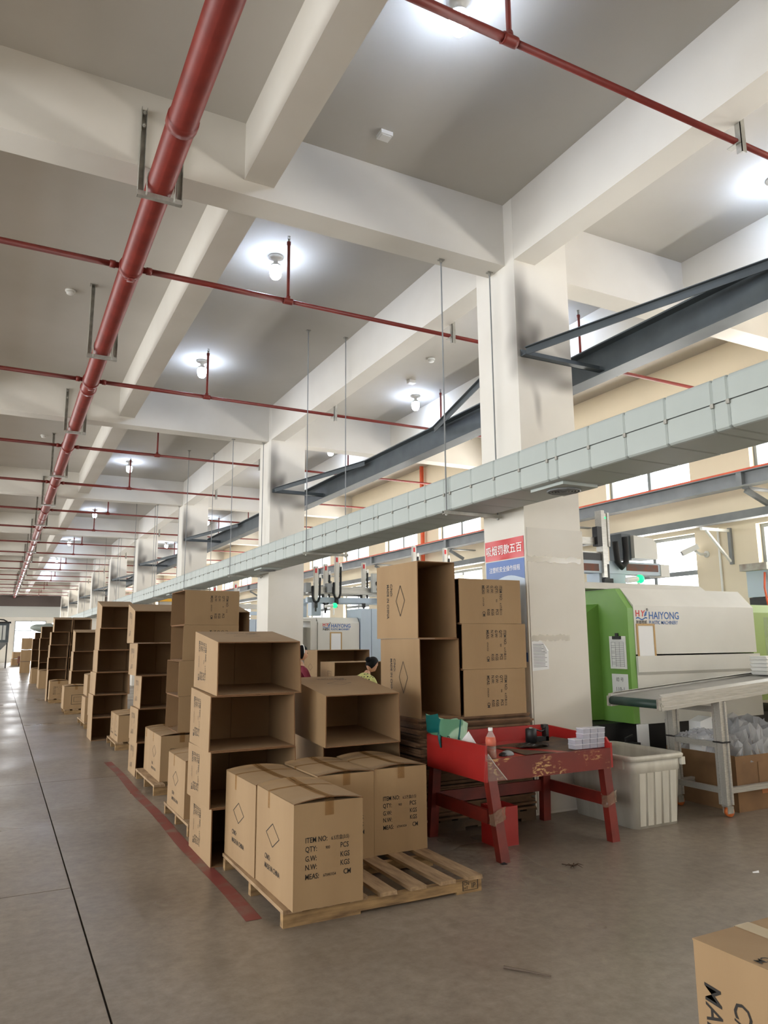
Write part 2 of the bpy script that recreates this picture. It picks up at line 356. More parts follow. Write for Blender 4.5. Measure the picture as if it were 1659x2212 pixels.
def cno_block():
    b = Block(); d = [(0, .125), (.115, .06), (0, -.005), (-.115, .06)]
    b.loop(d, .085)
    b.put(text2d('C/NO:', .040, .014, .86), -.13, -.085); b.put(text2d('MADE IN CHINA', .040, .014, .86), -.13, -.135); return b
B65 = item_block('6.5方盒(3.5)', '900', '67X41X54'); B12 = item_block('1112', '42', '68X42X54'); BC = cno_block()

# ---------------------------------------------------------------- cartons
def face_frame(face, w, d, h):
    if face == 'L': return Vector((-w / 2, 0, h / 2)), Vector((0, -1, 0)), Vector((0, 0, 1))
    if face == 'F': return Vector((0, -d / 2, h / 2)), Vector((1, 0, 0)), Vector((0, 0, 1))
    if face == 'T': return Vector((0, 0, h)), Vector((1, 0, 0)), Vector((0, 1, 0))
    if face == 'R': return Vector((w / 2, 0, h / 2)), Vector((0, 1, 0)), Vector((0, 0, 1))
def put_text(parent, prints, w, d, h, quads=None):
    if not prints: return
    mb = MB()
    if quads:
        for (blk, face, cu, cv, rot, sc) in prints:
            P = [Vector(q) for q in quads[face]]; U, V_ = {'L': (d, h), 'R': (d, h), 'T': (w, d), 'F': (w, h)}[face]
            nr = (P[1] - P[0]).cross(P[3] - P[0]).normalized() * .0032; c, s = math.cos(rot), math.sin(rot); n = len(mb.v)
            for a, b in blk.v:
                u = .5 + (cu + (a * c - b * s) * sc) / U; v = .5 + (cv + (a * s + b * c) * sc) / V_
                mb.v.append(tuple((P[0] * (1 - u) + P[1] * u) * (1 - v) + (P[3] * (1 - u) + P[2] * u) * v + nr))
            for f, m in zip(blk.f, blk.m): mb.f.append(tuple(i + n for i in f)); mb.m.append(m)
        obj('printed_text', mb, M['ink'], parent, local=True)['kind'] = 'stuff'
        return
    for (blk, face, cu, cv, rot, sc) in prints:
        o, u, v = face_frame(face, w, d, h); o = o + u * cu + v * cv
        if face == 'T': o = o + Vector((0, 0, .001))
        c, s = math.cos(rot), math.sin(rot); blk.place(mb, o, u * c + v * s, v * c - u * s, sc)
    obj('printed_text', mb, M['ink'], parent, local=True)['kind'] = 'stuff'
CACHE = {}
def carton_closed(label, x0, y0, z0, w, d, h, rz=0, prints=(), group=None, key=None, detail=True):
    """x0,y0: near left corner of the footprint"""
    loc = (x0 + w / 2, y0 + d / 2, z0)
    k = ('c', round(w, 3), round(d, 3), round(h, 3), key)
    if k in CACHE: return dup(CACHE[k], loc, rz, label, group)
    t = thing('carton', label, 'carton', loc, rz, group)
    b = MB(); x, y = w / 2, d / 2
    n = 4
    b.add([(-x, -y, 0), (x, -y, 0), (x, y, 0), (-x, y, 0), (-x, -y, h), (x, -y, h), (x, y, h), (-x, y, h)], [(3, 2, 1, 0), (0, 1, 5, 4), (1, 2, 6, 5), (2, 3, 7, 6), (3, 0, 4, 7), (4, 5, 6, 7)])
    obj('body', b, M['kraft'], t, local=True)
    rnd = random.Random(len(CACHE) * 13 + 5); bul = .009 + rnd.random() * .007
    def top(a, c): return h + .003 + bul * math.sin(math.pi * a) ** .7 + .010 * (abs(2 * c - 1) ** 3) * math.sin(math.pi * a)
    for sgn, (a0, a1) in ((0, (0, .494)), (1, (.506, 1))):
        f = MB()
        f.grid(lambda u, v: (-x - .001 + (a0 + (a1 - a0) * u) * (w + .002), -y - .004 + v * (d + .008), top(a0 + (a1 - a0) * u, v)), 5, 6)
        f.grid(lambda u, v: (-x - .001 + (a1 - (a1 - a0) * u) * (w + .002), -y - .004 + v * (d + .008), top(a1 - (a1 - a0) * u, v) - .005), 5, 6)
        nb = 6 * 7
        for j in range(5): f.f.append((j * 7, (j + 1) * 7, nb + (4 - j) * 7, nb + (5 - j) * 7)); f.m.append(1); f.f.append((j * 7 + 6, nb + (5 - j) * 7 + 6, nb + (4 - j) * 7 + 6, (j + 1) * 7 + 6)); f.m.append(1)
        obj('top_flap', f, [M['kraft'], M['edge']], t, True, local=True)
    if detail:
        tp = MB(); hw = .026
        tp.grid(lambda u, v: (-hw + 2 * hw * u, -y - .005 + v * (d + .01), top(.5, v) + .0015), 1, 8)
        tp.grid(lambda u, v: (-hw + 2 * hw * u, -y - .006, h - .07 + v * (top(.5, 0) - h + .0715)), 1, 3)
        c0 = .62
        tp.grid(lambda u, v: (-x - .002 + v * (w + .004), -y + d * c0 + .03 * u, top(v, c0 + .02) + .0018), 1, 8)
        tp.grid(lambda u, v: (-x - .002, -y + d * c0 + .03 * (1 - u), h - .09 + v * .094), 1, 2)
        obj('tape', tp, M['tape'], t, local=True)
    put_text(t, prints, w, d, h)
    CACHE[k] = t
    return t
def carton_open(label, x0, y0, z0, w, d, h, rz=0, prints=(), group=None, key=None, face='-y', skew=0.0, seam='v', lift=(0, 0)):
    """empty carton on its side; mouth on local -y; x0,y0 near left corner of the world footprint"""
    if face == '-x': loc = (x0 + d / 2, y0 + w / 2, z0); rz = rz - H
    else: loc = (x0 + w / 2, y0 + d / 2, z0)
    k = ('o', round(w, 3), round(d, 3), round(h, 3), key, round(skew, 3))
    if k in CACHE: return dup(CACHE[k], loc, rz, label, group)
    t = thing('open_carton', label, 'carton', loc, rz, group)
    x, y, th = w / 2, d / 2, .007
    rnd = random.Random(len(CACHE) * 7 + 1); j = lambda: (rnd.random() - .5) * .007
    F = [(-x + j() + skew, -y + j(), 0), (x + j() + skew, -y + j(), 0), (x + j() + skew, -y + j(), h - .001), (-x + j() + skew, -y + j(), h - .001)]
    F[2] = (F[2][0] - .012 * (abs(skew) > 0), F[2][1], F[2][2])
    Bk = [(-x, y, lift[0]), (x, y, lift[0]), (x, y, h - .001 + lift[1]), (-x, y, h - .001 + lift[1])]
    ins = lambda P: [(P[0][0] + th, P[0][1], P[0][2] + th), (P[1][0] - th, P[1][1], P[1][2] + th), (P[2][0] - th, P[2][1], P[2][2] - th), (P[3][0] + th, P[3][1], P[3][2] - th)]
    b = MB(); vs = F + Bk + ins(F) + ins(Bk)
    b.add(vs, [(i, 4 + i, 4 + (i + 1) % 4, (i + 1) % 4)[::-1] for i in range(4)], 0)
    b.f[-4:] = [(i, (i + 1) % 4, 4 + (i + 1) % 4, 4 + i) for i in range(4)]
    b.add([], [], 0)
    for i in range(4): b.f.append((8 + i, 12 + i, 12 + (i + 1) % 4, 8 + (i + 1) % 4)); b.m.append(1)
    for i in range(4): b.f.append((i, 8 + i, 8 + (i + 1) % 4, (i + 1) % 4)); b.m.append(2)
    obj('sleeve', b, [M['kraft'], M['kraftin'], M['edge']], t, local=True)
    obj('back_panel', MB().box(-x + .001, x - .001, y - .0028, y, .001 + lift[0], h - .002 + lift[1]), M['kraft'], t, local=True)
    for s in (0, 1):
        f = MB()
        if seam == 'v': f.box(-x + th if s == 0 else .002, -.002 if s == 0 else x - th, y - .009, y - .003, th + lift[0], h - th - .001 + lift[1])
        else: f.box(-x + th, x - th, y - .009, y - .003, th if s == 0 else h / 2 + .002, h / 2 - .002 if s == 0 else h - th - .001)
        obj('bottom_flap', f, M['kraftin'], t, local=True)
    put_text(t, prints, w, d, h, {'L': (Bk[0], F[0], F[3], Bk[3]), 'R': (F[1], Bk[1], Bk[2], F[2]), 'T': (F[3], F[2], Bk[2], Bk[3])})
    CACHE[k] = t
    return t

# ================================================================ SETTING
XW, XL, YB, YF, ZC = 9.2, -8.0, -22.0, 64.6, 5.75
fb = MB().box(XL, XW, YB, YF, -.1, -.012); floor = struct('floor', fb, M['joint'])
def slabs(x0, x1, ys):
    for a, b in zip(ys[:-1], ys[1:]):
        g = .005
        obj('slab', MB().box(x0 + g, x1 - g, a + g, b - g, -.011, 0), M['floor'], floor)
slabs(XL, .505, [YB, -14, -6.5, -2.6, 1.3, 5.17, 9.02, 13.0, 17.1, 21.2, 25.4, 29.6, 33.8, 38, 42.2, 46.4, 50.6, 54.8, 59, YF])
slabs(.505, XW, [YB, -14, -5, 9.03, 17.1, 25.6, 34, 42.3, 50.8, 59, YF])
rl = MB(); ys = [4.10 + .4 * i for i in range(26)]
rl.grid(lambda u, v: (1.285 + .09 * u + .008 * math.sin(v * 17) * (1 - .2 * u), 4.12 + v * 6.0, .0015), 1, 30)
struct('floor_marking', rl, M['redline'])
struct('ceiling', MB().box(XL, XW, YB, YF, ZC, ZC + .15), M['ceil'])
NC = 9; CY = [5.27 + 7.22 * i for i in range(-3, NC)]
for cy in CY:                                   # columns of the near row
    o = struct('column', MB().box(0, .66, 0, .63, 0, ZC), M['column']); o.location = (4.165, cy, 0)
    o2 = inst('column', o.data, None, (-4.6, cy, 0)); o2['kind'] = 'structure'
for cy in CY:
    struct('ceiling_beam', MB().box(XL, XW, cy + .14, cy + .42, 5.10, ZC), M['paint'])
for x0, zb in ((-6.6, 5.23), (-3.95, 5.10), (-1.2, 5.23), (1.53, 5.23), (4.167, 5.10), (6.70, 5.23)):
    struct('ceiling_beam', MB().box(x0, x0 + .255, YB, YF, zb, ZC), M['paint'])
struct('wall_left', MB().box(XL - .2, XL, YB, YF, 0, 1.1).box(XL - .2, XL, YB, YF, 4.3, ZC).box(XL - .2, XL, YB, -9, 1.1, 4.3), M['cream'])
struct('wall_back', MB().box(XL, XW, YB - .2, YB, 0, ZC), M['cream'])
# far wall: lower wall with a glazed door, grey panel band, dark band
fw = MB().box(XL, 1.05, YF, YF + .2, 0, 3.4).box(3.25, XW, YF, YF + .2, 0, 3.4).box(1.05, 3.25, YF, YF + .2, 3.15, 3.4).box(XL, XW, YF, YF + .2, 3.4, ZC)
struct('wall_far', fw, M['paint'])
struct('trim_1', MB().box(XL, XW, YF - .06, YF, 3.45, 4.28), M['panelg']); struct('trim_2', MB().box(XL, XW, YF - .35, YF, 4.28, 5.10), M['dirty'])
d1 = struct('door_1', MB().box(1.05, 1.10, YF - .03, YF + .05, 0, 3.15).box(3.2, 3.25, YF - .03, YF + .05, 0, 3.15).box(1.05, 3.25, YF - .03, YF + .05, 3.1, 3.15).box(1.1, 3.2, YF - .02, YF + .03, 2.38, 2.43).box(2.16, 2.2, YF - .02, YF + .03, 0, 3.1), M['window'])
for a, b in ((1.1, 2.16), (2.2, 3.2)):
    for c, d in ((.02, 2.38), (2.43, 3.1)): obj('pane', MB().box(a, b, YF, YF + .01, c, d), M['glass'], d1)
# right wall with two tiers of windows
WIN = [(7.59 + 2.78 * k, 9.35 + 2.78 * k) for k in range(-10, 20)]
L0, L1, U0, U1 = 1.9, 3.03, 3.62, 4.75
wr = MB().box(XW, XW + .24, YB, YF, 0, L0).box(XW, XW + .24, YB, YF, L1, U0).box(XW, XW + .24, YB, YF, U1, ZC)
e = [YB] + [q for ab in WIN for q in ab] + [YF]
for a, b in zip(e[0::2], e[1::2]):
    wr.box(XW, XW + .24, a, b, L0, L1).box(XW, XW + .24, a, b, U0, U1)
struct('wall_right', wr, M['cream'])
def win_mesh(z0, z1, trans):
    b = MB(); x0, x1, t, wd = XW + .10, XW + .15, .05, 1.76
    b.box(x0, x1, 0, wd, z0, z0 + t).box(x0, x1, 0, wd, z1 - t, z1).box(x0, x1, 0, t, z0 + t, z1 - t).box(x0, x1, wd - t, wd, z0 + t, z1 - t).box(x0 - .01, x1, wd / 2 - .03, wd / 2 + .03, z0 + t, z1 - t)
    zs = [z0 + t, z1 - t]
    if trans: b.box(x0 - .01, x1, t, wd - t, trans - .035, trans + .035); zs = [z0 + t, trans, z1 - t]
    p = [MB().box(x0 + .02, x0 + .026, a, c, za, zb).mesh('pane', M['glass']) for a, c in ((t, wd / 2 - .03), (wd / 2 + .03, wd - t)) for za, zb in zip(zs[:-1], zs[1:])]
    return b.mesh('window_frame', M['window']), p
wl, wu = win_mesh(L0, L1, 2.45), win_mesh(U0, U1, None); k = 0
for (a, b) in WIN:
    if a < 1.5 or a > 45: continue
    for me, pn in (wl, wu):
        k += 1; o = inst('window_%d' % k, me, None, (0, a, 0)); o['kind'] = 'structure'
        for p in pn: inst('pane', p, o)

# ================================================================ PIPES
XP, ZP = .86, 4.97
mp = thing('fire_main_pipe', 'thick red fire main running the whole length under the ceiling', 'pipe', (XP, 30, ZP))
obj('pipe', MB().tube([(XP, YB + .1, ZP), (XP, YF - .4, ZP)], .1, 24), M['red'], mp, True)
BRY = [y for k in range(0, 9) for y in (3.03 + 7.22 * k, 6.83 + 7.22 * k) if y < 62]
for y in BRY:
    obj('coupling', MB().tube([(XP, y - .03, ZP), (XP, y + .03, ZP)], .112, 20).box(XP - .03, XP + .03, y - .03, y + .03, ZP - .135, ZP - .108).tube([(XP - .05, y, ZP - .122), (XP + .05, y, ZP - .122)], .008, 6), M['red'], mp, True)
for y in [4.6 + 6 * k for k in range(9)]:
    obj('coupling', MB().tube([(XP, y - .04, ZP), (XP, y + .04, ZP)], .109, 20), M['red'], mp, True)
def branch(i, y):
    near = ['first', 'second', 'third', 'fourth', 'fifth', 'sixth', 'seventh', 'eighth', 'ninth', 'tenth', 'eleventh', 'twelfth', 'thirteenth', 'fourteenth', 'fifteenth', 'sixteenth', 'seventeenth', 'eighteenth'][i]
    z = ZP
    t = thing('sprinkler_branch_pipe', 'thin red sprinkler pipe across the hall, %s from the viewer' % near, 'pipe', (XP, y, z), 0, 'red sprinkler branch pipes')
    obj('pipe', MB().tube([(-7.8, y, z), (XP - .1, y, z)], .0285, 12).tube([(XP + .1, y, z), (2.40, y, z)], .0285, 12).tube([(2.46, y, z), (9.0, y, z)], .0225, 12), M['red'], t, True)
    for q in (-.165, .165): obj('tee_fitting', MB().tube([(XP + q - .025, y, z), (XP + q + .025, y, z)], .036, 12), M['red'], t, True)
    for x in (-3.0, 2.43, 6.42):
        obj('tee_fitting', MB().tube([(x - .05, y, z), (x - .035, y, z), (x + .035, y, z), (x + .05, y, z)], [.036, .034, .034, .033], 12).tube([(x, y, z), (x, y, z + .055)], .024, 10), M['red'], t, True)
        obj('riser', MB().tube([(x, y, z + .03), (x, y, 5.60), (x, y, 5.61), (x, y, 5.64)], [.0165, .0165, .022, .022], 10), M['red'], t, True)
        obj('sprinkler_head', MB().tube([(x, y, 5.64), (x, y, 5.675)], .013, 8).tube([(x - .013, y, 5.67), (x - .016, y, 5.685), (x, y, 5.70)], .003, 6).tube([(x + .013, y, 5.67), (x + .016, y, 5.685), (x, y, 5.70)], .003, 6).lathe([(.018, 0), (.019, .003), (.008, .006)], (x, y, 5.70), 10), M['galv'], t, True)
    for x in (4.428, 6.962):
        zz = 5.10 if x < 5 else 5.23
        obj('pipe_clamp', MB().box(x - .003, x + .045, y - .045, y - .040, z - .10, zz + .06).box(x - .003, x + .003, y - .045, y + .0, z - .10, zz + .06).bar((x, y - .04, z - .03), (x, y + .06, z - .03), .05, .006).tube([(x + .01, y + .03 * math.cos(a), z + .03 * math.sin(a)) for a in [i * .5236 for i in range(13)]], .004, 5), M['galv'], t)
for i, y in enumerate(BRY): branch(i, y)
def hanger(i, y, on_beam):
    nm = ['first', 'second', 'third', 'fourth', 'fifth', 'sixth', 'seventh', 'eighth', 'ninth', 'tenth', 'eleventh', 'twelfth', 'thirteenth', 'fourteenth', 'fifteenth', 'sixteenth'][i]
    zt = 5.58 if on_beam else ZC
    t = thing('pipe_hanger', 'galvanised U hanger under the thick red pipe, %s from the viewer' % nm, 'bracket', (XP, y, zt), 0, 'hangers of the fire main')
    for s in (-1, 1):
        x = XP + s * .145; zl = 4.83
        obj('hanger_arm', MB().box(x - .022, x + .022, y + .018, y + .022, zl, zt).box(x - .022, x - .018, y - .02, y + .018, zl, zt).box(x + .018, x + .022, y - .02, y + .018, zl, zt), M['galv'], t)
        if on_beam:
            for zb in (5.53, 5.42): obj('anchor_bolt', MB().tube([(x, y - .035, zb), (x, y + .03, zb)], .008, 6).tube([(x, y - .02, zb), (x, y - .008, zb)], .015, 6), M['galv'], t)
        else: obj('ceiling_plate', MB().box(x - .04, x + .04, y - .04, y + .04, ZC - .006, ZC), M['galv'], t)
    obj('cross_channel', MB().box(XP - .17, XP + .17, y - .024, y + .018, 4.83, 4.835).box(XP - .17, XP + .17, y - .024, y - .02, 4.835, 4.868).box(XP - .17, XP + .17, y + .014, y + .018, 4.835, 4.868), M['galv'], t)
    obj('u_bolt', MB().tube([(XP - .104, y - .045, 4.83), (XP - .104, y - .045, ZP)] + [(XP - .104 * math.cos(a), y - .045, ZP + .104 * math.sin(a)) for a in [i * .314 for i in range(1, 10)]] + [(XP + .104, y - .045, ZP), (XP + .104, y - .045, 4.83)], .006, 6), M['galv'], t, True)
for i, k in enumerate(range(16)):
    y = 5.385 + 3.61 * k
    hanger(i, y if k % 2 == 0 else y, k % 2 == 0)

# ================================================================ LAMPS
def lamp(x, y, label):
    t = thing('ceiling_lamp', label, 'lamp', (x, y, ZC), 0, 'white globe ceiling lamps')
    obj('rose', MB().lathe([(.085, 0), (.085, -.012), (.05, -.03), (.028, -.035), (.024, -.075), (.03, -.08)], (x, y, ZC), 20), M['plastic'], t, True)
    obj('collar', MB().lathe([(.03, -.08), (.058, -.105), (.066, -.125)], (x, y, ZC), 20), M['plastic'], t, True)
    obj('bulb', MB().lathe([(.060, -.125), (.068, -.14), (.068, -.19), (.060, -.235), (.040, -.262), (.012, -.272)], (x, y, ZC), 20), M['lampon'], t, True)
for (x, y, l) in ((2.45, 3.58, 'lit globe lamp behind the nearest red sprinkler pipe'), (2.47, 7.37, 'lit globe lamp beside a red riser, just past the first cross beam'), (2.49, 10.87, 'lit globe lamp on the aisle ceiling, just before the second cross beam'),
                  (2.49, 18.07, 'lit globe lamp on the aisle ceiling between second and third cross beam'), (2.50, 25.37, 'lit globe lamp between the third and fourth cross beam'),
                  (2.35, 33.3, 'small far lit lamp between the fourth and fifth cross beam'), (2.36, 41.0, 'tiny far lit lamp between fifth and sixth cross beam'), (2.36, 48.4, 'tiniest farthest lit lamp in the aisle ceiling row'),
                  (6.2, 7.35, 'lit globe lamp hidden behind the near column'), (6.2, 14.5, 'lit globe lamp over the machine side beyond the dark crane rail'), (6.22, 3.90, 'lit globe lamp over the machine side, nearest the viewer'), (6.27, 10.85, 'lit globe lamp over the machine side behind the nearest column'), (6.2, 18.0, 'lit globe lamp on the machine side behind the second column'),
                  (6.2, 25.4, 'far lit lamp over the machine side behind the third column'), (6.2, 32.6, 'farthest lit lamp over the machine side')):
    lamp(x, y, l)
tag(obj('junction_box', MB().box(2.57, 2.68, 4.95, 5.05, ZC - .035, ZC).box(2.585, 2.665, 4.965, 5.035, ZC - .04, ZC - .035), M['plastic']), 'small white square junction box on the aisle ceiling', 'box')
tag(obj('junction_box', MB().box(5.76, 5.88, 10.15, 10.25, ZC - .05, ZC).box(5.775, 5.865, 10.165, 10.235, ZC - .055, ZC - .05), M['plastic']), 'small white junction box on the ceiling near the machine side lamp', 'box')
for (x, y, l) in ((.476, 9.26, 'round white smoke detector left of the thick red pipe'), (5.62, 9.22, 'round white smoke detector over the machine side'), (.53, 16.45, 'far smoke detector left of the thick red pipe')):
    t = thing('smoke_detector', l, 'detector', (x, y, ZC))
    obj('base', MB().lathe([(.06, 0), (.06, -.018), (.05, -.024)], (x, y, ZC), 18), M['plastic'], t, True)
    obj('sensor_head', MB().lathe([(.048, -.024), (.042, -.05), (.03, -.058), (.012, -.06)], (x, y, ZC), 18), M['plastic'], t, True)

# ================================================================ AIR DUCT
DX0, DX1, DZ0, DZ1, DZM = 3.555, 4.06, 2.635, 2.955, 2.80
dt = thing('air_duct', 'long ribbed grey green air duct hanging beside the columns', 'duct', (3.8, 30, 2.8))
def shell(ln, top):
    b = MB(); g = .006; r = .028; n = 3
    if top: P = [(DX0, DZM + .003), (DX0, DZ1 - r)] + [(DX0 + r - r * math.cos(a), DZ1 - r + r * math.sin(a)) for a in (.5, 1.05)] + [(DX0 + r, DZ1), (DX1 - r, DZ1)] + [(DX1 - r + r * math.cos(a), DZ1 - r + r * math.sin(a)) for a in (1.05, .5)] + [(DX1, DZ1 - r), (DX1, DZM + .003)]
    else: P = [(DX0 + .004, DZM - .003), (DX0 + .004, DZ0 + r)] + [(DX0 + r - r * math.cos(a), DZ0 + r - r * math.sin(a)) for a in (.5, 1.05)] + [(DX0 + r, DZ0), (DX1 - r, DZ0)] + [(DX1 - r + r * math.cos(a), DZ0 + r - r * math.sin(a)) for a in (1.05, .5)] + [(DX1 - .004, DZ0 + r), (DX1 - .004, DZM - .003)]
    cx, cz = (DX0 + DX1) / 2, DZM
    ins = lambda p, q: (cx + (p[0] - cx) * (1 - q / .25), cz + (p[1] - cz) * (1 - q / .16))
    rows = [(0, .009), (.012, .0), (ln - .012, .0), (ln, .009)]
    base = 0
    for yy, q in rows: b.v += [(ins(p, q)[0], yy, ins(p, q)[1]) for p in P]
    m = len(P)
    for i in range(3):
        for j in range(m - 1):
            f = (i * m + j, i * m + j + 1, (i + 1) * m + j + 1, (i + 1) * m + j); b.f.append(f if top else f[::-1]); b.m.append(0)
    return b.mesh('duct_shell', M['duct'])
LN, LC = .338, .105
st_, sb_, ct_, cb_ = shell(LN, 1), shell(LN, 0), shell(LC, 1), shell(LC, 0)
# core that the shells clip onto
obj('core', MB().box(DX0 + .012, DX1 - .012, 1.0, 62, DZ0 + .012, DZ1 - .012), pm('duct_core', (110, 115, 112), .6), dt)
y = 2.637 - .338 * 4 - .002; ny = 0; y -= .105
far = MB()
seq = []
while y < 61.5:
    # collar then four long shells
    seq.append((y, LC, 1)); y += LC
    for q in range(4): seq.append((y, LN, 0)); y += LN
while False: pass
for (yy, ln, col) in seq:
    if yy < 46:
        for me in ((ct_, cb_) if col else (st_, sb_)): inst('duct_shell', me, dt, (-3.8, yy - 30, -2.8))
    else: far.box(DX0 + .004, DX1 - .004, yy + .008, yy + ln - .008, DZ0 + .004, DZ1 - .004)
o = obj('duct_shell_far', far, M['duct'], dt); o['kind'] = 'stuff'; o.name = 'far_duct_shells'
cl = MB().box(DX0 - .008, DX0 + .004, -.011, .011, DZM - .022, DZM + .004).mesh('clip', M['galv'])
for (yy, ln, col) in seq:
    if yy < 22: inst('clip', cl, dt, (-3.8, yy - 30, -2.8))
for (yy, l) in ((4.15, 1), (11.3, 1), (18.5, 1)):
    obj('air_outlet', MB().box(3.64, 3.98, yy - .02, yy + .36, DZ0 - .022, DZ0 + .002), M['duct'], dt)
    fin = MB()
    for q in range(5):
        fin.tube([(3.81 + (.03 + .024 * q) * math.cos(a), yy + .17 + (.03 + .024 * q) * math.sin(a), DZ0 - .03) for a in [i * .5236 for i in range(13)]], .007, 5)
    obj('louvre', fin, M['steel2'], dt)
def rod(x, y, zt, label):
    t = thing('suspension_rod', label, 'rod', (x, y, zt), 0, 'thin rods carrying the duct')
    obj('rod', MB().tube([(x, y, DZ0 - .05), (x, y, zt)], .007, 8), M['steel2'], t)
    obj('anchor', MB().box(x - .03, x + .03, y - .02, y + .02, zt - .012, zt).tube([(x, y, zt - .035), (x, y, zt - .012)], .013, 6), M['galv'], t)
    obj('nut', MB().tube([(x, y, DZ0 - .045), (x, y, DZ0 - .032)], .016, 6), M['galv'], t)
ords = ['first', 'second', 'third', 'fourth', 'fifth', 'sixth', 'seventh', 'eighth', 'ninth', 'tenth']
for i, (yy, zt) in enumerate(((5.585, 5.10), (9.07, 5.75), (12.75, 5.10), (16.4, 5.75), (20.0, 5.10), (23.6, 5.75), (27.2, 5.10), (30.9, 5.75), (34.5, 5.10), (38.1, 5.75))):
    rod(3.535, yy, zt, 'thin rod on the aisle side of the duct, %s pair from the viewer' % ords[i]); rod(4.105, yy, zt, 'thin rod on the column side of the duct, %s pair from the viewer' % ords[i])
    tag(obj('duct_strut', MB().box(3.50, 4.14, yy - .02, yy + .02, DZ0 - .033, DZ0 - .029).box(3.50, 4.14, yy - .02, yy - .017, DZ0 - .029, DZ0 - .002).box(3.50, 4.14, yy + .017, yy + .02, DZ0 - .029, DZ0 - .002), M['galv']), 'galvanised strut under the duct between the %s pair of rods' % ords[i], 'bracket', 'struts under the duct')

# ================================================================ CRANE RAILS
cr = thing('crane_runway', 'dark grey steel crane runway beam fixed to the columns', 'beam', (5.2, 30, 4.2))
b = MB().box(5.195, 5.207, YB + .2, 63, 4.07, 4.36).box(5.10, 5.30, YB + .2, 63, 4.36, 4.375).box(5.10, 5.30, YB + .2, 63, 4.055, 4.07)
obj('runway_beam', b, M['steel'], cr)
for n_, cy in enumerate(CY):
    pass
    if n_ < 2: continue
    n_ -= 2
    who = ('column behind the viewer', 'nearest column', 'second column', 'third column', 'fourth column', 'fifth column', 'sixth column', 'seventh column', 'eighth column', 'ninth column')[n_]
    t = thing('crane_bracket', 'dark angle steel bracket and brace on the front face of the ' + who, 'bracket', (4.2, cy - .04, 4.15), 0, 'brackets holding the crane runway')
    obj('strut', MB().box(4.20, 5.19, cy - .075, cy - .005, 4.115, 4.122).box(4.20, 5.19, cy - .012, cy - .005, 4.115, 4.185), M['steel'], t)
    obj('brace', MB().bar((4.235, cy - .05, 4.16), (5.08, cy - 2.02, 4.31), .008, .075).bar((4.235, cy - .05, 4.19), (5.08, cy - 2.02, 4.345), .07, .008), M['steel'], t)
    if n_ == 9: continue
    t = thing('crane_bracket', 'dark angle steel brace running back from the rear of the ' + who, 'bracket', (4.3, cy + .69, 4.16), 0, 'brackets holding the crane runway')
    obj('brace', MB().bar((4.30, cy + .69, 4.16), (5.08, cy + 3.02, 4.30), .008, .075).bar((4.30, cy + .69, 4.19), (5.08, cy + 3.02, 4.335), .07, .008), M['steel'], t)
wrn = thing('wall_crane_rail', 'grey steel beam with orange rail along the window wall', 'beam', (8.5, 30, 3.5))
obj('wall_beam', MB().box(8.5, 8.512, YB + .2, 63, 3.43, 3.60).box(8.42, 8.60, YB + .2, 63, 3.60, 3.612).box(8.42, 8.60, YB + .2, 63, 3.42, 3.43), M['steel2'], wrn)
obj('orange_rail', MB().box(8.455, 8.56, YB + .2, 63, 3.612, 3.645), M['orange'], wrn)
for k in range(-2, 18):
    yy = 6.2 + 3.61 * k
    obj('stiffener', MB().box(8.43, 8.50, yy - .04, yy + .04, 3.43, 3.60), M['steel2'], wrn)
    obj('wall_strut', MB().box(8.55, XW, yy - .05, yy + .05, 3.40, 3.42).bar((8.55, yy, 3.38), (8.84, yy - .1, 3.20), .06, .06), M['steel2'], wrn)
tag(obj('cable_tray', MB().box(8.80, 8.95, 2.0, 40, 3.06, 3.07).box(8.80, 8.805, 2.0, 40, 3.07, 3.17).box(8.945, 8.95, 2.0, 40, 3.07, 3.17), M['steel2']), 'long grey cable tray above the lower windows', 'tray')
tag(obj('conduit', MB().tube([(9.17, 7.16, 1.2), (9.17, 7.16, 3.05)], .016, 8), M['plastic']), 'thin white conduit on the wall beside the security camera', 'pipe')
tag(obj('vertical_pipe', MB().tube([(9.1, 15.5, 0), (9.1, 15.5, ZC)], .05, 12), M['orange']), 'vertical red pipe on the window wall', 'pipe')

# ================================================================ NEAR COLUMN SIGNS
t = thing('warning_poster', 'red paper poster with white Chinese lettering on the near column', 'poster', (4.163, 5.58, 2.3))
obj('sheet', MB().grid(lambda u, v: (4.161 - .004 * math.sin(9 * u) * math.sin(5 * v) ** 2, 5.885 - .60 * u, 2.215 + .19 * v), 12, 4), M['posterred'], t, True)
bl = Block(); bl.put(text2d('吸烟罚款五百', .098, .006, .96, align='CENTER'), 0, 0)
obj('lettering', bl.place(MB(), (4.161, 5.585, 2.272), (0, -1, 0), (0, 0, 1), 1.0, .006), M['posterwhite'], t)
t = thing('safety_poster', 'blue and white safety rules poster with Chinese lettering below red poster', 'poster', (4.163, 5.58, 1.8))
obj('sheet', MB().box(4.160, 4.163, 5.285, 5.875, 1.28, 2.205), M['posterpale'], t)
hd = MB(); n = 12
hd.v += [(4.1592, 5.875 - .59 * i / n, 2.205) for i in range(n + 1)] + [(4.1592, 5.875 - .59 * i / n, 2.03 - .03 * math.cos(i / n * 5.2)) for i in range(n + 1)]
for i in range(n): hd.f.append((i, n + 1 + i, n + 2 + i, i + 1)); hd.m.append(0)
obj('header_band', hd, M['posterblue'], t)
obj('footer_band', MB().box(4.1585, 4.1595, 5.285, 5.875, 1.28, 1.36), M['posterblue'], t)
bl = Block(); bl.put(text2d('注塑机安全操作规程', .056, .004, .95, align='CENTER'), 0, 0)
obj('heading', bl.place(MB(), (4.1592, 5.585, 2.105), (0, -1, 0), (0, 0, 1), 1.0, .001), M['posterwhite'], t)
bl = Block()
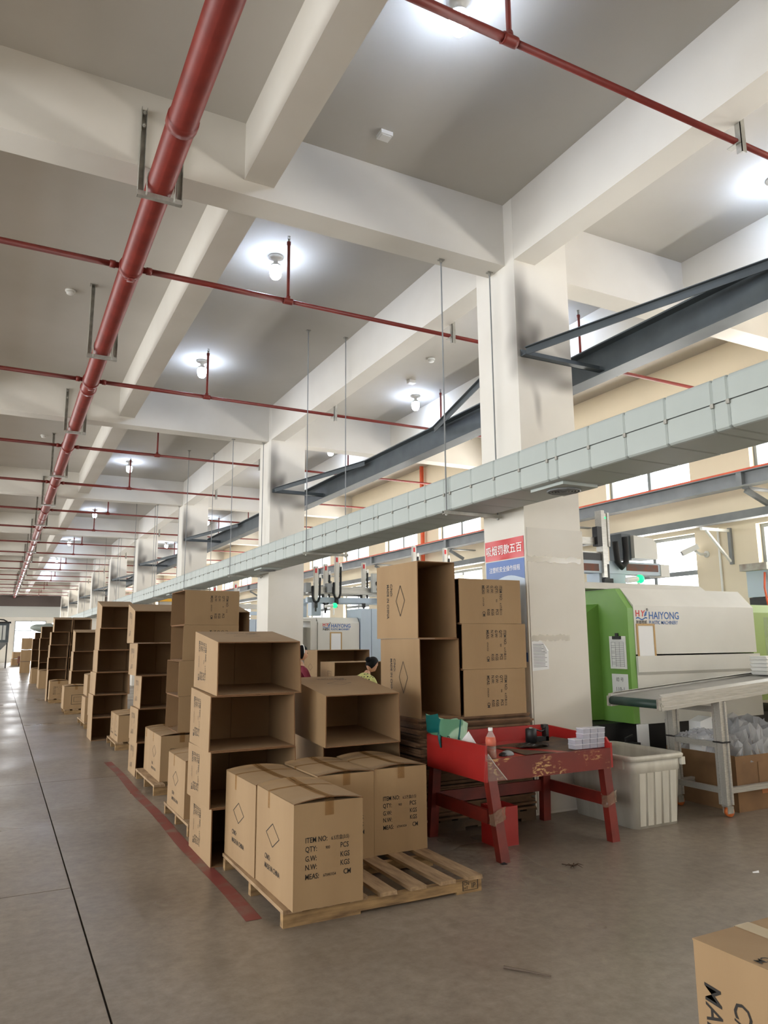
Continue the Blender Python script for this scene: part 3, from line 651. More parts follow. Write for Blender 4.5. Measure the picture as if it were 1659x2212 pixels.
for i, s in enumerate(('1.开机前检查安全门是否正常', '2.操作时严禁将手伸入模具内', '3.设备运行中不得离开岗位', '4.发现异常立即停机报告', '5.保持机台周围清洁', '6.下班前关闭电源', '7.严禁违章操作', '8.穿戴好劳保用品')): bl.put(text2d(s, .026, .004), 0, -.075 * i)
obj('body_text', bl.place(MB(), (4.1592, 5.80, 1.92), (0, -1, 0), (0, 0, 1), 1.0, .001), M['ink'], t)
t = thing('torn_notice', 'torn white paper notice taped low on the near column', 'notice', (4.27, 5.26, 1.34))
nm = MB(); out = [(4.185, 1.20), (4.37, 1.215), (4.37, 1.375), (4.30, 1.46), (4.185, 1.47)]
nm.add([(a, 5.262, c) for a, c in out] + [(4.305, 5.255, 1.455), (4.37, 5.255, 1.372), (4.335, 5.235, 1.375)], [(0, 1, 2, 3, 4), (5, 6, 7)])
obj('sheet', nm, M['paper'], t)
ln_ = MB()
for i in range(16):
    zz = 1.43 - .013 * i; ln_.box(4.20, 4.33 - .035 * (i < 5) + (.02 if i % 3 == 0 else 0), 5.2605, 5.2612, zz, zz + .004)
o = obj('small_print', ln_, M['paperink'], t); o['kind'] = 'stuff'
t = thing('wrap_board', 'white protective board wrapped round the near column, lower part', 'board', (4.5, 5.268, 1.3))
obj('board', MB().box(4.185, 4.84, 5.2635, 5.269, .02, 2.48), M['paint'], t)
def strip(label, x0, x1, z, hh):
    sm = MB(); r = random.Random(int(z * 100))
    hs = [(r.random() - .5) * .02 for _ in range(22)]
    sm.grid(lambda u, v: (x0 + (x1 - x0) * u, 5.2615 - .006 * abs(math.sin(u * 31 + v * 4)), z + hs[int(u * 20)] + hh * (v - .5)), 20, 3)
    tag(obj('tape_strip', sm, M['tapeclear'], None, True), label, 'tape')
strip('crinkled clear tape strip around column, higher of the two', 4.16, 4.80, 2.195, .05); strip('crinkled clear tape strip around column, just above the torn notice', 4.19, 4.62, 1.49, .05)

# ================================================================ PALLETS AND CARTONS
def pallet(label, x0, y0, w, d, h=.09, nb=8, seed=0, mark=False, mats=None):
    wa, wb = mats or (M['woodx'], M['wood'])
    t = thing('pallet', label, 'pallet', (x0, y0, 0), 0, None); r = random.Random(seed)
    for i, yy in enumerate((y0, y0 + d / 2 - .04, y0 + d - .08)):
        s = MB(); n1 = x0 + w * .36; n2 = x0 + w * .47; n3 = x0 + w * .86
        s.box(x0, x0 + w, yy, yy + .045, h - .075, h - .021); s.box(x0, n1, yy, yy + .045, 0, h - .075); s.box(n2, n3 - .12, yy + .004, yy + .041, .012, h - .075); s.box(n3, x0 + w, yy, yy + .045, 0, h - .075)
        obj('stringer', s, wa, t)
    bw = .105; step = (w - bw) / (nb - 1)
    for i in range(nb):
        xx = x0 + step * i; a = (r.random() - .5) * .012
        obj('deck_board', MB().hexa([(xx + a, y0 - .008, h - .02), (xx + bw + a, y0 - .006 - r.random() * .01, h - .02), (xx + bw - a, y0 + d, h - .02), (xx - a, y0 + d, h - .02), (xx + a, y0 - .008, h), (xx + bw + a, y0 - .006, h), (xx + bw - a, y0 + d, h), (xx - a, y0 + d, h)]), wb, t)
    if mark:
        bl = Block(); bl.loop([(0, 0), (.11, 0), (.11, .055), (0, .055)], .1); bl.put(text2d('CN', .026, .01), .008, .03); bl.put(text2d('HT', .024, .01), .008, .006)
        bl.put(text2d('IP', .04, .01), .062, .01)
        obj('printed_stamp', bl.place(MB(), (x0 + w - .135, y0, .015), (1, 0, 0), (0, 0, 1)), M['ink'], t)
    return t
pallet('long wooden pallet in front carrying four taped cartons', 1.425, 3.93, 1.25, 1.2, .09, 7, 3, True)
ZP0 = .09
cp = [(B65, 'F', 0, -.03, 0, 1), (BC, 'L', -.02, -.02, 0, 1)]
fr = 'taped full cartons on the front pallet'
carton_closed('taped carton at the near corner of the front pallet, largest printed face', 1.457, 3.875, ZP0, .405, .63, .53, 0, cp, fr, 'A')
carton_closed('taped carton directly behind the near corner carton, diamond side showing', 1.447, 4.515, ZP0, .405, .63, .525, 0.012, cp, fr, 'B')
carton_closed('taped carton in the middle of the front pallet, mostly hidden', 1.873, 4.56, ZP0, .40, .62, .535, 0, cp, fr, 'C')
carton_closed('taped carton at the right rear of the front pallet beside red table', 2.282, 4.575, ZP0, .402, .62, .54, 0, cp, fr, 'D')

# S1: tall open stack behind the front pallet
s1p = [(B65, 'L', -.1, 0, -H, 1.0), (BC, 'T', 0, .05, math.pi, .95)]
zz = 0
for i, (x0, l) in enumerate(((1.352, 'lowest'), (1.328, 'second from bottom'), (1.328, 'third from bottom'), (1.348, 'topmost'))):
    carton_open('open empty carton, %s in the four high stack behind the front pallet' % l, x0, 5.15, zz, .62, .62, .368, [.0, .012, -.008, .006][i], s1p, 'open stack behind the front pallet', 's1%d' % i, skew=[0, .004, -.004, .012][i], lift=[(0, 0), (0, 0), (0, .03), (.035, .08)][i]); zz += .369
# S2: right of it
zz = 0
for i, (x0, y0, w, l) in enumerate(((2.10, 5.22, .64, 'lowest'), (2.17, 5.20, .655, 'middle'), (2.10, 5.02, .62, 'topmost'))):
    carton_open('open empty carton, %s in three high stack right of the tall open stack' % l, x0, y0, zz, w, .70, .362, [0, 0, .03][i], [(BC, 'T', 0, .12, math.pi, .95)] if i == 2 else [], 'three high open stack', 's2%d' % i, skew=.006, lift=[(0, 0), (0, .05), (.055, .10)][i]); zz += .363
# flattened carton pile
pallet('wooden pallet under the pile of flattened cartons', 2.98, 5.16, 1.10, 1.0, .10, 7, 9, False, (M['darkwood'], M['darkwood']))
fl = MB(); r = random.Random(4); n = 12
fl.box(-.55, .55, -.5, .5, 0, .0125)
fm = fl.mesh('flattened_carton', M['kraft']); fm.materials[0] = pm('flat_board', (122, 92, 66), .85, c2=(92, 68, 48), scale=8)
NP = 46
for i in range(NP):
    o = inst('flattened_carton', fm, None, (3.53 + (r.random() - .5) * .07, 5.66 + (r.random() - .5) * .07, .10 + i * .0166)); o.rotation_euler = (0, 0, (r.random() - .5) * .03)
    o.scale = (1 - r.random() * .03, 1 - r.random() * .02, 1.28)
    tag(o, ('flattened carton deep in the pile behind the red table' if i < NP - 9 else 'flattened carton high in the pile behind the red table, %s sheet below the top one' % ('eighth', 'seventh', 'sixth', 'fifth', 'fourth', 'third', 'second', 'first')[i - NP + 9]) if i < NP - 1 else 'topmost flattened carton of the pile, open cartons standing on it', 'carton', 'flattened cartons in the pile')
zt = .10 + NP * .0166
zz = zt
for i, l in enumerate(('lower', 'upper')):
    carton_open('upright open carton, %s of the pair standing on the flattened pile' % l, 2.99 - .03 * i, 5.17, zz, .375, .68, .625, [.0, .02][i], [(BC, 'L', .0, 0, -H, 1.15)], 'pair on the flattened pile', 's3%d' % i, seam='h', skew=[0, .01][i]); zz += .626
zz = zt
for i, l in enumerate(('lowest', 'middle', 'topmost')):
    carton_open('carton on its side, %s of three leaning against the column poster' % l, [3.385, 3.38, 3.37][i], 5.15, zz, .42, [.63, .655, .625][i], .372, [0, .012, -.01][i], [(B65, 'R', -.03 if 0 else 0, 0, -H, .98)], 'three cartons beside the column', 's3r%d' % i, face='-x'); zz += .373
# behind the tall open stack, along the aisle
pallet('low pallet under the diamond carton half hidden behind the tall open stack', 1.40, 6.02, 1.1, .95, .09, 7, 11)
cp2 = [(B12, 'F', 0, -.01, 0, .86), (BC, 'L', -.02, -.02, 0, .95)]
carton_closed('taped diamond carton half hidden behind the tall open stack', 1.405, 6.20, .09, .42, .66, .44, 0, cp2, 'cartons on low pallets by the aisle', 'E')
pallet('low pallet under the item 1112 carton', 1.45, 7.72, 1.1, 1.10, .10, 7, 12)
carton_closed('taped item 1112 carton beside the red line, on the second pallet', 1.525, 7.85, .10, .42, .63, .44, 0, cp2, 'cartons on low pallets by the aisle', 'E2')
carton_closed('taped carton hidden right of the item 1112 carton', 1.96, 7.85, .10, .42, .63, .44, 0, cp2, 'cartons on low pallets by the aisle', 'E2')
carton_closed('taped carton right behind the item 1112 carton under the leaning stack', 1.53, 8.49, .10, .42, .30, .44, 0, (), 'cartons on low pallets by the aisle', 'E3')
zz = .555
for i, (x0, l) in enumerate(((1.70, 'lowest'), (1.70, 'second from bottom'), (1.735, 'third from bottom'), (1.735, 'topmost'))):
    carton_open('open carton facing the aisle, %s in leaning stack on the item 1112 carton' % l, x0, 7.93 + .03 * i, zz, .62, .60, [.362, .362, .372, .372][i], [.0, 0, .0, .03][i], [(B12, 'R', .06, 0, -H, .95)], 'leaning stack on the item 1112 carton', 's4%d' % i, face='-x', skew=[0, .0, .006, .01][i]); zz += [.363, .363, .373, 0][i]
zz = 0
for i, x0 in enumerate((1.455, 1.45, 1.478, 1.41, 1.372)):
    l = ('lowest', 'second from bottom', 'middle', 'second from top', 'topmost')[i]
    carton_open('dark mouthed open carton, %s in five high stack behind the leaning stack' % l, x0, 8.86, zz, .62, .52, .365, [0, .01, -.01, .012, 0][i], [(B12, 'L', -.04, 0, -H, .9)], 'five high stack by the red line', 's5%d' % i, skew=0, lift=(0, .10 if i == 4 else 0)); zz += .3665
zz = 0
for i in range(5):
    l = ('lowest', 'second from bottom', 'middle', 'second from top', 'topmost')[i]
    carton_open('open carton, %s in five high stack mostly hidden right of the leaning stack' % l, 2.10, 8.86, zz, .62, .52, .365, 0, (), 'hidden five high stack', 's5b%d' % (i == 4), lift=(0, .10 if i == 4 else 0)); zz += .3665
pallet('low pallet under two diamond cartons between the open stacks', 1.54, 11.1, 1.0, .95, .10, 6, 14)
for i, yy in enumerate((11.16, 11.56)):
    carton_closed('taped diamond carton on pallet between open stacks, %s of the two' % ('nearer', 'farther')[i], 1.575, yy, .10, .62, .39, .36, 0, [(BC, 'L', 0, 0, 0, .8)], 'cartons on low pallets by the aisle', 'F')
zz = 0
for i, x0 in enumerate((1.355, 1.345, 1.36, 1.385, 1.392, 1.402)):
    l = ('lowest', 'second from bottom', 'third from bottom', 'third from top', 'second from top', 'topmost')[i]
    carton_open('open carton, %s in the six high stack' % l, x0, 12.33, zz, .515, .62, .338, [0, 0, .01, 0, -.01, 0][i], (), 'six high stack by the aisle', 's6%d' % (i % 3 if i < 5 else 9), skew=[0, .004, .008][i % 3], lift=(0, .11 if i == 5 else 0)); zz += .339
pallet('low pallet just behind the six high stack', 1.42, 14.1, 1.0, 1.2, .10, 6, 15)
carton_closed('closed carton just behind the six high stack, lower one', 1.43, 14.2, .10, .55, .62, .42, 0, (), 'cartons on low pallets by the aisle', 'G')
carton_closed('closed carton just behind the six high stack, upper one', 1.45, 14.22, .545, .50, .62, .36, 0, (), 'cartons on low pallets by the aisle', 'G2')
pallet('low pallet under the carton with square printed panel', 1.32, 17.05, .95, .8, .10, 6, 16)
pr = Block(); pr.loop([(-.14, -.11), (.14, -.11), (.14, .11), (-.14, .11)], .07); pr.put(text2d('FRAGILE', .05, .01, align='CENTER'), 0, .02) if 0 else pr.loop([(-.09, -.05), (.09, -.05), (.09, .06), (-.09, .06)], .08)
carton_closed('closed carton with square printed panel on a far low pallet', 1.30, 17.14, .10, .47, .6, .465, 0, [(pr, 'F', .04, -.04, 0, .9)], 'cartons on low pallets by the aisle', 'H')
zz = .03
for i, x0 in enumerate((1.50, 1.49, 1.51, 1.525)):
    l = ('lowest', 'second from bottom', 'second from top', 'topmost')[i]
    carton_open('open carton, %s in the wide mouthed four high stack farther back' % l, x0, 18.0, zz if i else 0, .50, .62, .424, 0, (), 'four high stack farther back', 's7%d' % i, lift=(0, .07 if i == 3 else 0)); zz = .425 * (i + 1)
pallet('far low pallet in front of the twin stacks', 1.21, 20.4, 1.0, .6, .10, 6, 17)
carton_closed('closed printed carton in front of the far twin stacks', 1.215, 20.47, .10, .415, .45, .43, 0, [(B12, 'F', 0, -.03, 0, .9)], 'cartons on low pallets by the aisle', 'I')
for nm, bx, ky in (('left', (1.19, 1.19, 1.185, 1.195, 1.21, 1.267), ''), ('right', (1.66, 1.66, 1.66, 1.67, 1.68, 1.73), 'b')):
    zz = 0
    for i in range(6):
        hh = (.46, .322, .31, .318, .332, .325)[i]
        l = ('lowest', 'second from bottom', 'third from bottom', 'third from top', 'second from top', 'topmost')[i]
        carton_open('open carton, %s in the %s one of the far twin stacks' % (l, nm), bx[i], 21.1, zz, .44, .6, hh, 0, (), 'far twin stacks', 's8%d%s' % (i, ky), lift=(0, .07 if i == 5 else 0)); zz += hh + .001
carton_closed('closed tall carton at the foot of the seventh stack down the aisle', 1.255, 26.9, 0, .48, .6, .575, 0, (), 'cartons on low pallets by the aisle', 'J', False)
zz = 0
for i in range(5):
    hh = (.59, .225, .40, .405, .385)[i]; l = ('lowest', 'second from bottom', 'middle', 'second from top', 'topmost')[i]
    carton_open('open carton, %s in the seventh stack down the aisle' % l, (1.26, 1.265, 1.26, 1.25, 1.275)[i], 27.6, zz, .46, .6, hh, 0, (), 'seventh stack down the aisle', 's9%d' % i); zz += hh + .001
zz = 0
carton_closed('closed carton at the foot of the eighth stack down the aisle', 1.165, 30.4, 0, .42, .55, .535, 0, (), 'cartons on low pallets by the aisle', 'K', False)
for i in range(4):
    hh = (.55, .25, .41, .41)[i]; l = ('lowest', 'second from bottom', 'second from top', 'topmost')[i]
    carton_open('open carton, %s in the eighth stack down the aisle' % l, 1.15, 31.0, zz, .46, .6, hh, 0, (), 'eighth stack down the aisle', 's10%d' % i); zz += hh + .001
zz = 0
for i in range(5):
    l = ('lowest', 'second from bottom', 'middle', 'second from top', 'topmost')[i]
    carton_open('open carton, %s in stack carrying the grey sack' % l, 1.32, 33.4, zz, .62, .6, .375, 0, (), 'stack carrying the grey sack', 's11'); zz += .376
sk = MB().ball((1.75, 33.75, zz + .19), (.62, .42, .175), 20, 12)
sk.v = [(x + .03 * math.sin(9 * y + 7 * z), y, z + .02 * math.sin(11 * x)) for x, y, z in sk.v]
tag(obj('sack', sk, M['sack'], None, True), 'bulging grey sack lying on a far open carton stack', 'sack')
zz = 0
for i in range(3):
    carton_closed('plain tan carton, %s in the farthest stack before the bright door' % ('lowest', 'middle', 'topmost')[i], 1.03 + .01 * i, 41.2, zz, .46, .6, .545, 0, (), 'farthest carton stack', 'L', False); zz += .575
zz = 0
for i in range(2):
    carton_closed('plain tan carton near the bright far door, %s of two' % ('lower', 'upper')[i], .86 + .05 * i, 55.5, zz, .62, .6, .42, .1, (), 'cartons near the bright far door', 'N', False); zz += .45
t = thing('hand_trolley', 'low trolley with small wheels before the bright far door', 'trolley', (1.55, 54.5, 0))
obj('platform', MB().box(1.2, 1.95, 54.2, 54.9, .16, .6), M['rust'], t)
for x in (1.3, 1.85): obj('wheel', MB().tube([(x - .03, 54.4, .08), (x + .03, 54.4, .08)], .08, 12), M['rubber'], t)
# dark machine on legs far down the aisle, left
t = thing('hopper_machine', 'dark far machine on tall legs at the left edge of the aisle', 'machine', (0.2, 50, 0))
obj('housing', MB().box(-.5, .52, 49.6, 50.8, 1.5, 2.62), M['steel'], t)
obj('lid', MB().box(-.55, .60, 49.5, 50.9, 2.62, 2.72).tube([(-.3, 50.1, 2.72), (-.1, 50.1, 2.86), (.2, 50.1, 2.84), (.4, 50.1, 2.72)], .04, 8), M['black'], t)
obj('chute', MB().add([(-.5, 49.6, 1.5), (.52, 49.6, 1.5), (.52, 50.8, 1.5), (-.5, 50.8, 1.5), (-.3, 50.0, .95), (.05, 50.0, .95), (.05, 50.4, .95), (-.3, 50.4, .95)], [(0, 1, 5, 4), (1, 2, 6, 5), (2, 3, 7, 6), (3, 0, 4, 7), (4, 5, 6, 7)]), M['steel2'], t)
for q in range(4): obj('front_panel', MB().box(-.4 + .2 * q, -.25 + .2 * q, 49.58, 49.6, 1.65, 2.5), M['panelg'], t)
for x in (-.45, .47):
    for yy in (49.65, 50.75): obj('leg', MB().box(x - .03, x + .03, yy - .03, yy + .03, 0, 1.5), M['black'], t)

# big carton at the lower right corner of the view
nb = [(BC, 'L', -.14, -.03, -H, 1.25), (B65, 'T', .17, -.12, math.pi / 2, 1.0)]
t = carton_closed('closed carton nearest the viewer with shiny tape across its top', 2.025, 1.10, 0, .44, .70, .535, 0, (), None, 'near', False)
for ch in list(t.children):
    if ch.name.startswith('top_flap'): bpy.data.objects.remove(ch)
obj('top_flap', MB().box(-.221, .012, -.352, .352, .535, .541), M['kraft'], t, local=True); obj('top_flap', MB().box(.018, .221, -.352, .352, .535, .541), M['kraft'], t, local=True)
tm = MB(); tm.grid(lambda u, v: (-.02 + u * .07, -.354 + .708 * v, .5425), 1, 4).grid(lambda u, v: (-.02 + u * .07, .3545, .5425 - .07 * v), 1, 2)
obj('tape', tm, clear('shiny_tape', (232, 216, 186), .55, .12), t, local=True)
ptx = MB()
big = Block(); big.put(text2d('C/NO:', .085, .007, .9, .12), 0, 0); big.put(text2d('MADE IN CHINA', .085, .007, .9, .12), -.012, -.102)
big.place(ptx, (-.22, .215, .42), (0, 0, -1), (0, -1, 0))
sm_ = Block(); sm_.put(text2d('MEAS: 67X41X54 CM', .042, .01, .9, align='RIGHT'), 0, 0); sm_.put(text2d('N.W:        KGS', .042, .01, .9, align='RIGHT'), 0, .055)
sm_.place(ptx, (-.19, .16, .5415), (-1, 0, 0), (0, -1, 0)) if 0 else sm_.place(ptx, (-.205, .15, .5415), (-1, 0, 0), (0, -1, 0))
obj('printed_text', ptx, M['ink'], t, local=True)['kind'] = 'stuff'

# ================================================================ RED TABLE AND WHAT STANDS ON IT
T = thing('work_table', 'worn red wooden tray table with splayed taped legs', 'table', (3.6, 4.75, 0))
X0, X1, Y0, Y1 = 3.02, 4.175, 4.36, 5.13
obj('tray_floor', MB().box(X0 + .02, X1 - .02, Y0 + .02, Y1 - .02, .635, .655), M['tabled'], T)
obj('front_apron', MB().box(X0 + .018, X1, Y0, Y0 + .02, .515, .662), M['tablew'], T)
obj('side_panel', MB().prism([(Y0 - .012, .515), (Y1, .515), (Y1, .758), (Y0 - .012, .758)], X0, X0 + .018), M['tabled'], T)
obj('side_panel', MB().prism([(Y0, .52), (Y1, .52), (Y1, .765), (Y0 + .05, .735), (Y0 + .02, .70), (Y0, .70)], X1, X1 + .018), M['tabled'], T)
obj('back_panel', MB().box(X0 + .018, X1, Y1 - .018, Y1, .52, .765), M['tabled'], T)
for (tx, ty, bx, by) in ((3.075, 4.40, 3.13, 4.33), (4.13, 4.40, 4.155, 4.36), (4.13, 5.08, 4.14, 5.12), (3.075, 5.08, 3.05, 5.13)):
    obj('leg', MB().hexa([(bx - .036, by - .03, 0), (bx + .036, by - .03, 0), (bx + .036, by + .03, 0), (bx - .036, by + .03, 0), (tx - .036, ty - .03, .64), (tx + .036, ty - .03, .64), (tx + .036, ty + .03, .64), (tx - .036, ty + .03, .64)]), M['tableleg'], T)
obj('side_rail', MB().hexa([(3.06, 4.40, .235), (3.085, 4.40, .235), (3.085, 5.12, .235), (3.06, 5.12, .235), (3.06, 4.40, .325), (3.085, 4.40, .325), (3.085, 5.12, .325), (3.06, 5.12, .325)]), M['tableleg'], T)
obj('side_rail', MB().box(4.165, 4.185, 4.40, 5.12, .235, .325), M['tableleg'], T)
obj('back_rail', MB().box(3.06, 4.16, 5.10, 5.12, .235, .325), M['tableleg'], T)
for (lx, ly, zz) in ((3.112, 4.355, .25), (4.148, 4.373, .26)):
    tb = MB(); rr = random.Random(int(lx * 10))
    tb.grid(lambda u, v: (lx + .046 * math.copysign(abs(math.cos(u * 2 * math.pi)) ** .45, math.cos(u * 2 * math.pi)) + (rr.random() - .5) * .014, ly + .042 * math.copysign(abs(math.sin(u * 2 * math.pi)) ** .45, math.sin(u * 2 * math.pi)) + (rr.random() - .5) * .014, zz + .085 * v + .02 * math.sin(u * 9)), 24, 5)
    obj('tape_wrap', tb, M['tapedirty'], T)
obj('tape_wrap', MB().add([(3.019, 4.345, .70), (3.012, 4.358, .52), (3.20, 4.352, .52), (3.05, 4.357, .70)], [(0, 1, 2, 3)]), M['cornerfilm'], T)
obj('film_edge', MB().tube([(3.05, 4.356, .70), (3.10, 4.35, .63), (3.20, 4.351, .52)], .003, 5), M['tapeclear'], T)
# green shopping bag, tipped over the corner
t = thing('shopping_bag', 'crumpled green patterned shopping bag in the left back corner of red table', 'bag', (3.16, 4.98, .66))
bg = MB()
def bagf(u, v):
    a = u * 2 * math.pi; rx = .155 + .03 * v; ry = .10 + .015 * v
    x = 3.125 + rx*.9 * math.copysign(abs(math.cos(a)) ** .55, math.cos(a)) + .012 * math.sin(7 * a + 5 * v) * v; yy = 4.99 + ry * math.copysign(abs(math.sin(a)) ** .55, math.sin(a)) + .01 * math.sin(5 * a) * v
    z = .66 + v * (.225 - .18 * (x - 3.125)) + .012 * math.sin(4 * a) * v
    x = max(x - .14 * v * .25, 2.99 if z > .765 else 3.042); return (x, min(yy, 5.105), z)
bg.grid(bagf, 40, 8); obj('bag_body', bg, M['bag'], t, True)
obj('bag_base', MB().box(3.06, 3.29, 4.91, 5.07, .657, .662), M['bag'], t)
bl = Block(); bl.put(text2d('土', .05, .02), 0, 0); bl.put(text2d('P', .05, .02), -.09, .03)
obj('printed_text', bl.place(MB(), (3.13, 4.872, .70), (1, 0, 0), (0, 0, 1), 1, .004), M['ink'], t)
hdl = MB().tube([(3.03, 4.93, .81), (3.008, 4.92, .80), (3.004, 4.915, .74), (3.012, 4.91, .68)], [.010, .014, .012, .006], 8)
obj('strap', hdl, pm('teal_strap', (20, 92, 92), .5), t, True)
tag(obj('crumpled_paper', MB().add([(3.13, 4.78, .66), (3.25, 4.75, .66), (3.19, 4.80, .80), (3.26, 4.80, .70), (3.10, 4.83, .69)], [(0, 1, 2), (1, 3, 2), (0, 2, 4)]), M['paper']), 'white crumpled tissue standing in the red table behind the bottle', 'paper')
t = thing('drink_bottle', 'clear plastic bottle of reddish tea with white cap on table corner', 'bottle', (3.135, 4.44, .655))
pr_ = [(.034, 0), (.038, .006), (.038, .03), (.036, .045), (.036, .10), (.037, .12), (.033, .145), (.018, .175), (.0135, .185), (.0135, .192)]
obj('bottle_body', MB().lathe(pr_, (3.135, 4.44, .655), 20), M['bottle'], t, True)
obj('drink', MB().lathe([(.031, .004), (.035, .01), (.035, .03), (.033, .045), (.033, .062)], (3.135, 4.44, .655), 20), M['tea'], t, True)
obj('label_band', MB().lathe([(.0368, .085), (.0375, .12), (.0335, .146), (.0332, .146), (.036, .12)], (3.135, 4.44, .655), 20), clear('label_film', (232, 120, 90), .6, .3), t, True)
obj('cap', MB().lathe([(.0155, .186), (.016, .19), (.016, .206), (.0145, .209)], (3.135, 4.44, .655), 18), M['plastic'], t, True)
t = thing('computer_mouse', 'grey and black computer mouse on the red table', 'mouse', (3.31, 4.49, .655))
ms = MB(); ms.ball((3.31, 4.49, .657), (.058, .034, .034), 16, 8); ms.v = [(x, y, max(z, .6555)) for x, y, z in ms.v]; obj('shell', ms, M['steel2'], t, True)
obj('side_grip', MB().ball((3.268, 4.482, .66), (.03, .033, .022), 12, 6), M['black'], t, True)
t = thing('parts_mat', 'oily curled brown mat lying in the tray of red table', 'mat', (3.8, 4.7, .656))
mm_ = MB(); mm_.grid(lambda u, v: (3.42 + .66 * u + .02 * math.sin(3 * v), 4.42 + .50 * v, .658 + .004 * math.sin(9 * u + 4 * v) + (.05 * max(0, u - .72) / .28 * (1 - .4 * v)) + .012 * max(0, v - .8)), 18, 10); obj('sheet', mm_, M['mat'], t, True)
t = thing('oily_rag', 'black oily rag under the black clamp on the mat', 'rag', (3.74, 4.74, .66))
rg = MB(); rg.ball((3.74, 4.74, .668), (.15, .09, .02), 22, 8); rr = random.Random(3); rg.v = [(x + (rr.random() - .5) * .02, y + (rr.random() - .5) * .02, max(z + (rr.random() - .5) * .012, .664)) for x, y, z in rg.v]; obj('cloth', rg, M['oil'], t)
t = thing('bench_clamp', 'black metal clamp fixture standing on the oily mat', 'clamp', (3.80, 4.76, .68))
obj('motor_block', MB().lathe([(.044, 0), (.044, .10), (.036, .106)], (3.745, 4.76, .685), 18), M['black'], t, True)
obj('clamp_arm', MB().box(3.745, 3.90, 4.735, 4.775, .69, .725).box(3.872, 3.90, 4.735, 4.785, .69, .80).box(3.855, 3.90, 4.74, 4.775, .79, .815), M['black'], t)
obj('lever', MB().tube([(3.775, 4.75, .785), (3.83, 4.745, .765), (3.875, 4.75, .775)], .006, 6), M['black'], t)
obj('screw', MB().tube([(3.745, 4.76, .79), (3.745, 4.76, .80)], .012, 8), M['galv'], t)
cbx = 0
def clear_box(x, z, label):
    t = thing('clear_box', label, 'box', (x, 4.45, z), 0, 'small clear boxes stacked on the red table')
    b = MB().box(x - .034, x + .034, 4.412, 4.488, z, z + .003).box(x - .034, x - .031, 4.412, 4.488, z + .003, z + .031).box(x + .031, x + .034, 4.412, 4.488, z + .003, z + .031).box(x - .031, x + .031, 4.412, 4.415, z + .003, z + .031).box(x - .031, x + .031, 4.485, 4.488, z + .003, z + .031)
    obj('tray', b, M['clearbox'], t)
    obj('lid', MB().box(x - .0355, x + .0355, 4.41, 4.49, z + .0315, z + .0365), clear_lid, t)
clear_lid = clear('clear_lid', (236, 236, 248), .72, .15)
rows = ['bottom', 'second', 'third', 'top']; cols = ['left', 'left middle', 'right middle', 'right']
for r_ in range(4):
    for c_ in range(4):
        if r_ > 1 and c_ == 0: continue
        x = 3.912 + c_ * .0735 + (.004 * r_ if c_ else 0)
        clear_box(x, .663 + r_ * .0368, 'small clear box on the red table, %s row, %s column' % (rows[r_], cols[c_]))
# bins on the floor
t = thing('red_bin', 'red upright box standing under the red table', 'bin', (3.4, 4.7, 0))
obj('wall', MB().box(3.29, 3.485, 4.622, 4.634, 0, .272).box(3.29, 3.485, 4.80, 4.812, 0, .272).box(3.29, 3.302, 4.634, 4.80, 0, .272).box(3.473, 3.485, 4.634, 4.80, 0, .272).box(3.302, 3.473, 4.634, 4.80, 0, .012), M['tabled'], t)
t = thing('storage_bin', 'dirty white plastic tub with rolled rim right of the red table', 'bin', (4.78, 4.95, 0))
bx0, bx1, by0, by1 = 4.50, 5.06, 4.47, 5.24
def rr_(x0, x1, y0, y1, z, r=.06, n=4):
    P = []
    for cx, cy, a0 in ((x1 - r, y1 - r, 0), (x0 + r, y1 - r, H), (x0 + r, y0 + r, 2 * H), (x1 - r, y0 + r, 3 * H)):
        for i in range(n + 1): a = a0 + H * i / n; P.append((cx + r * math.cos(a), cy + r * math.sin(a), z))
    return P
def loft(loops, capb=True, capt=False):
    b = MB(); n = len(loops[0])
    for L in loops: b.v += L
    for i in range(len(loops) - 1):
        for j in range(n): b.f.append((i * n + j, i * n + (j + 1) % n, (i + 1) * n + (j + 1) % n, (i + 1) * n + j)); b.m.append(0)
    if capb: b.f.append(tuple(reversed(range(n)))); b.m.append(0)
    if capt: b.f.append(tuple(range((len(loops) - 1) * n, len(loops) * n))); b.m.append(0)
    return b
ins = .035
tub = loft([rr_(bx0 + ins, bx1 - ins, by0 + ins, by1 - ins, 0), rr_(bx0 + ins * .3, bx1 - ins * .3, by0 + ins * .3, by1 - ins * .3, .42), rr_(bx0 + ins * .3 - .006, bx1 - ins * .3 + .006, by0 + ins * .3 - .006, by1 - ins * .3 + .006, .425), rr_(bx0, bx1, by0, by1, .53), rr_(bx0 + .012, bx1 - .012, by0 + .012, by1 - .012, .53), rr_(bx0 + ins + .012, bx1 - ins - .012, by0 + ins + .012, by1 - ins - .012, .012)], True, True)
obj('tub', tub, M['binpl'], t, True)
obj('rim', loft([rr_(bx0 - .012, bx1 + .012, by0 - .012, by1 + .012, .515), rr_(bx0 - .022, bx1 + .022, by0 - .022, by1 + .022, .53), rr_(bx0 - .022, bx1 + .022, by0 - .022, by1 + .022, .545), rr_(bx0 - .008, bx1 + .008, by0 - .008, by1 + .008, .556), rr_(bx0 + .012, bx1 - .012, by0 + .012, by1 - .012, .552), rr_(bx0 + .013, bx1 - .013, by0 + .013, by1 - .013, .52)], False), M['binpl'], t, True)
for i in range(5):
    x = bx0 + .11 + .085 * i
    obj('rib', MB().hexa([(x - .03, by0 + .031, .02), (x + .03, by0 + .031, .02), (x + .03, by0 + .04, .02), (x - .03, by0 + .04, .02), (x - .034, by0 + .0065, .42), (x + .034, by0 + .0065, .42), (x + .034, by0 + .02, .42), (x - .034, by0 + .02, .42)]), M['binpl'], t)
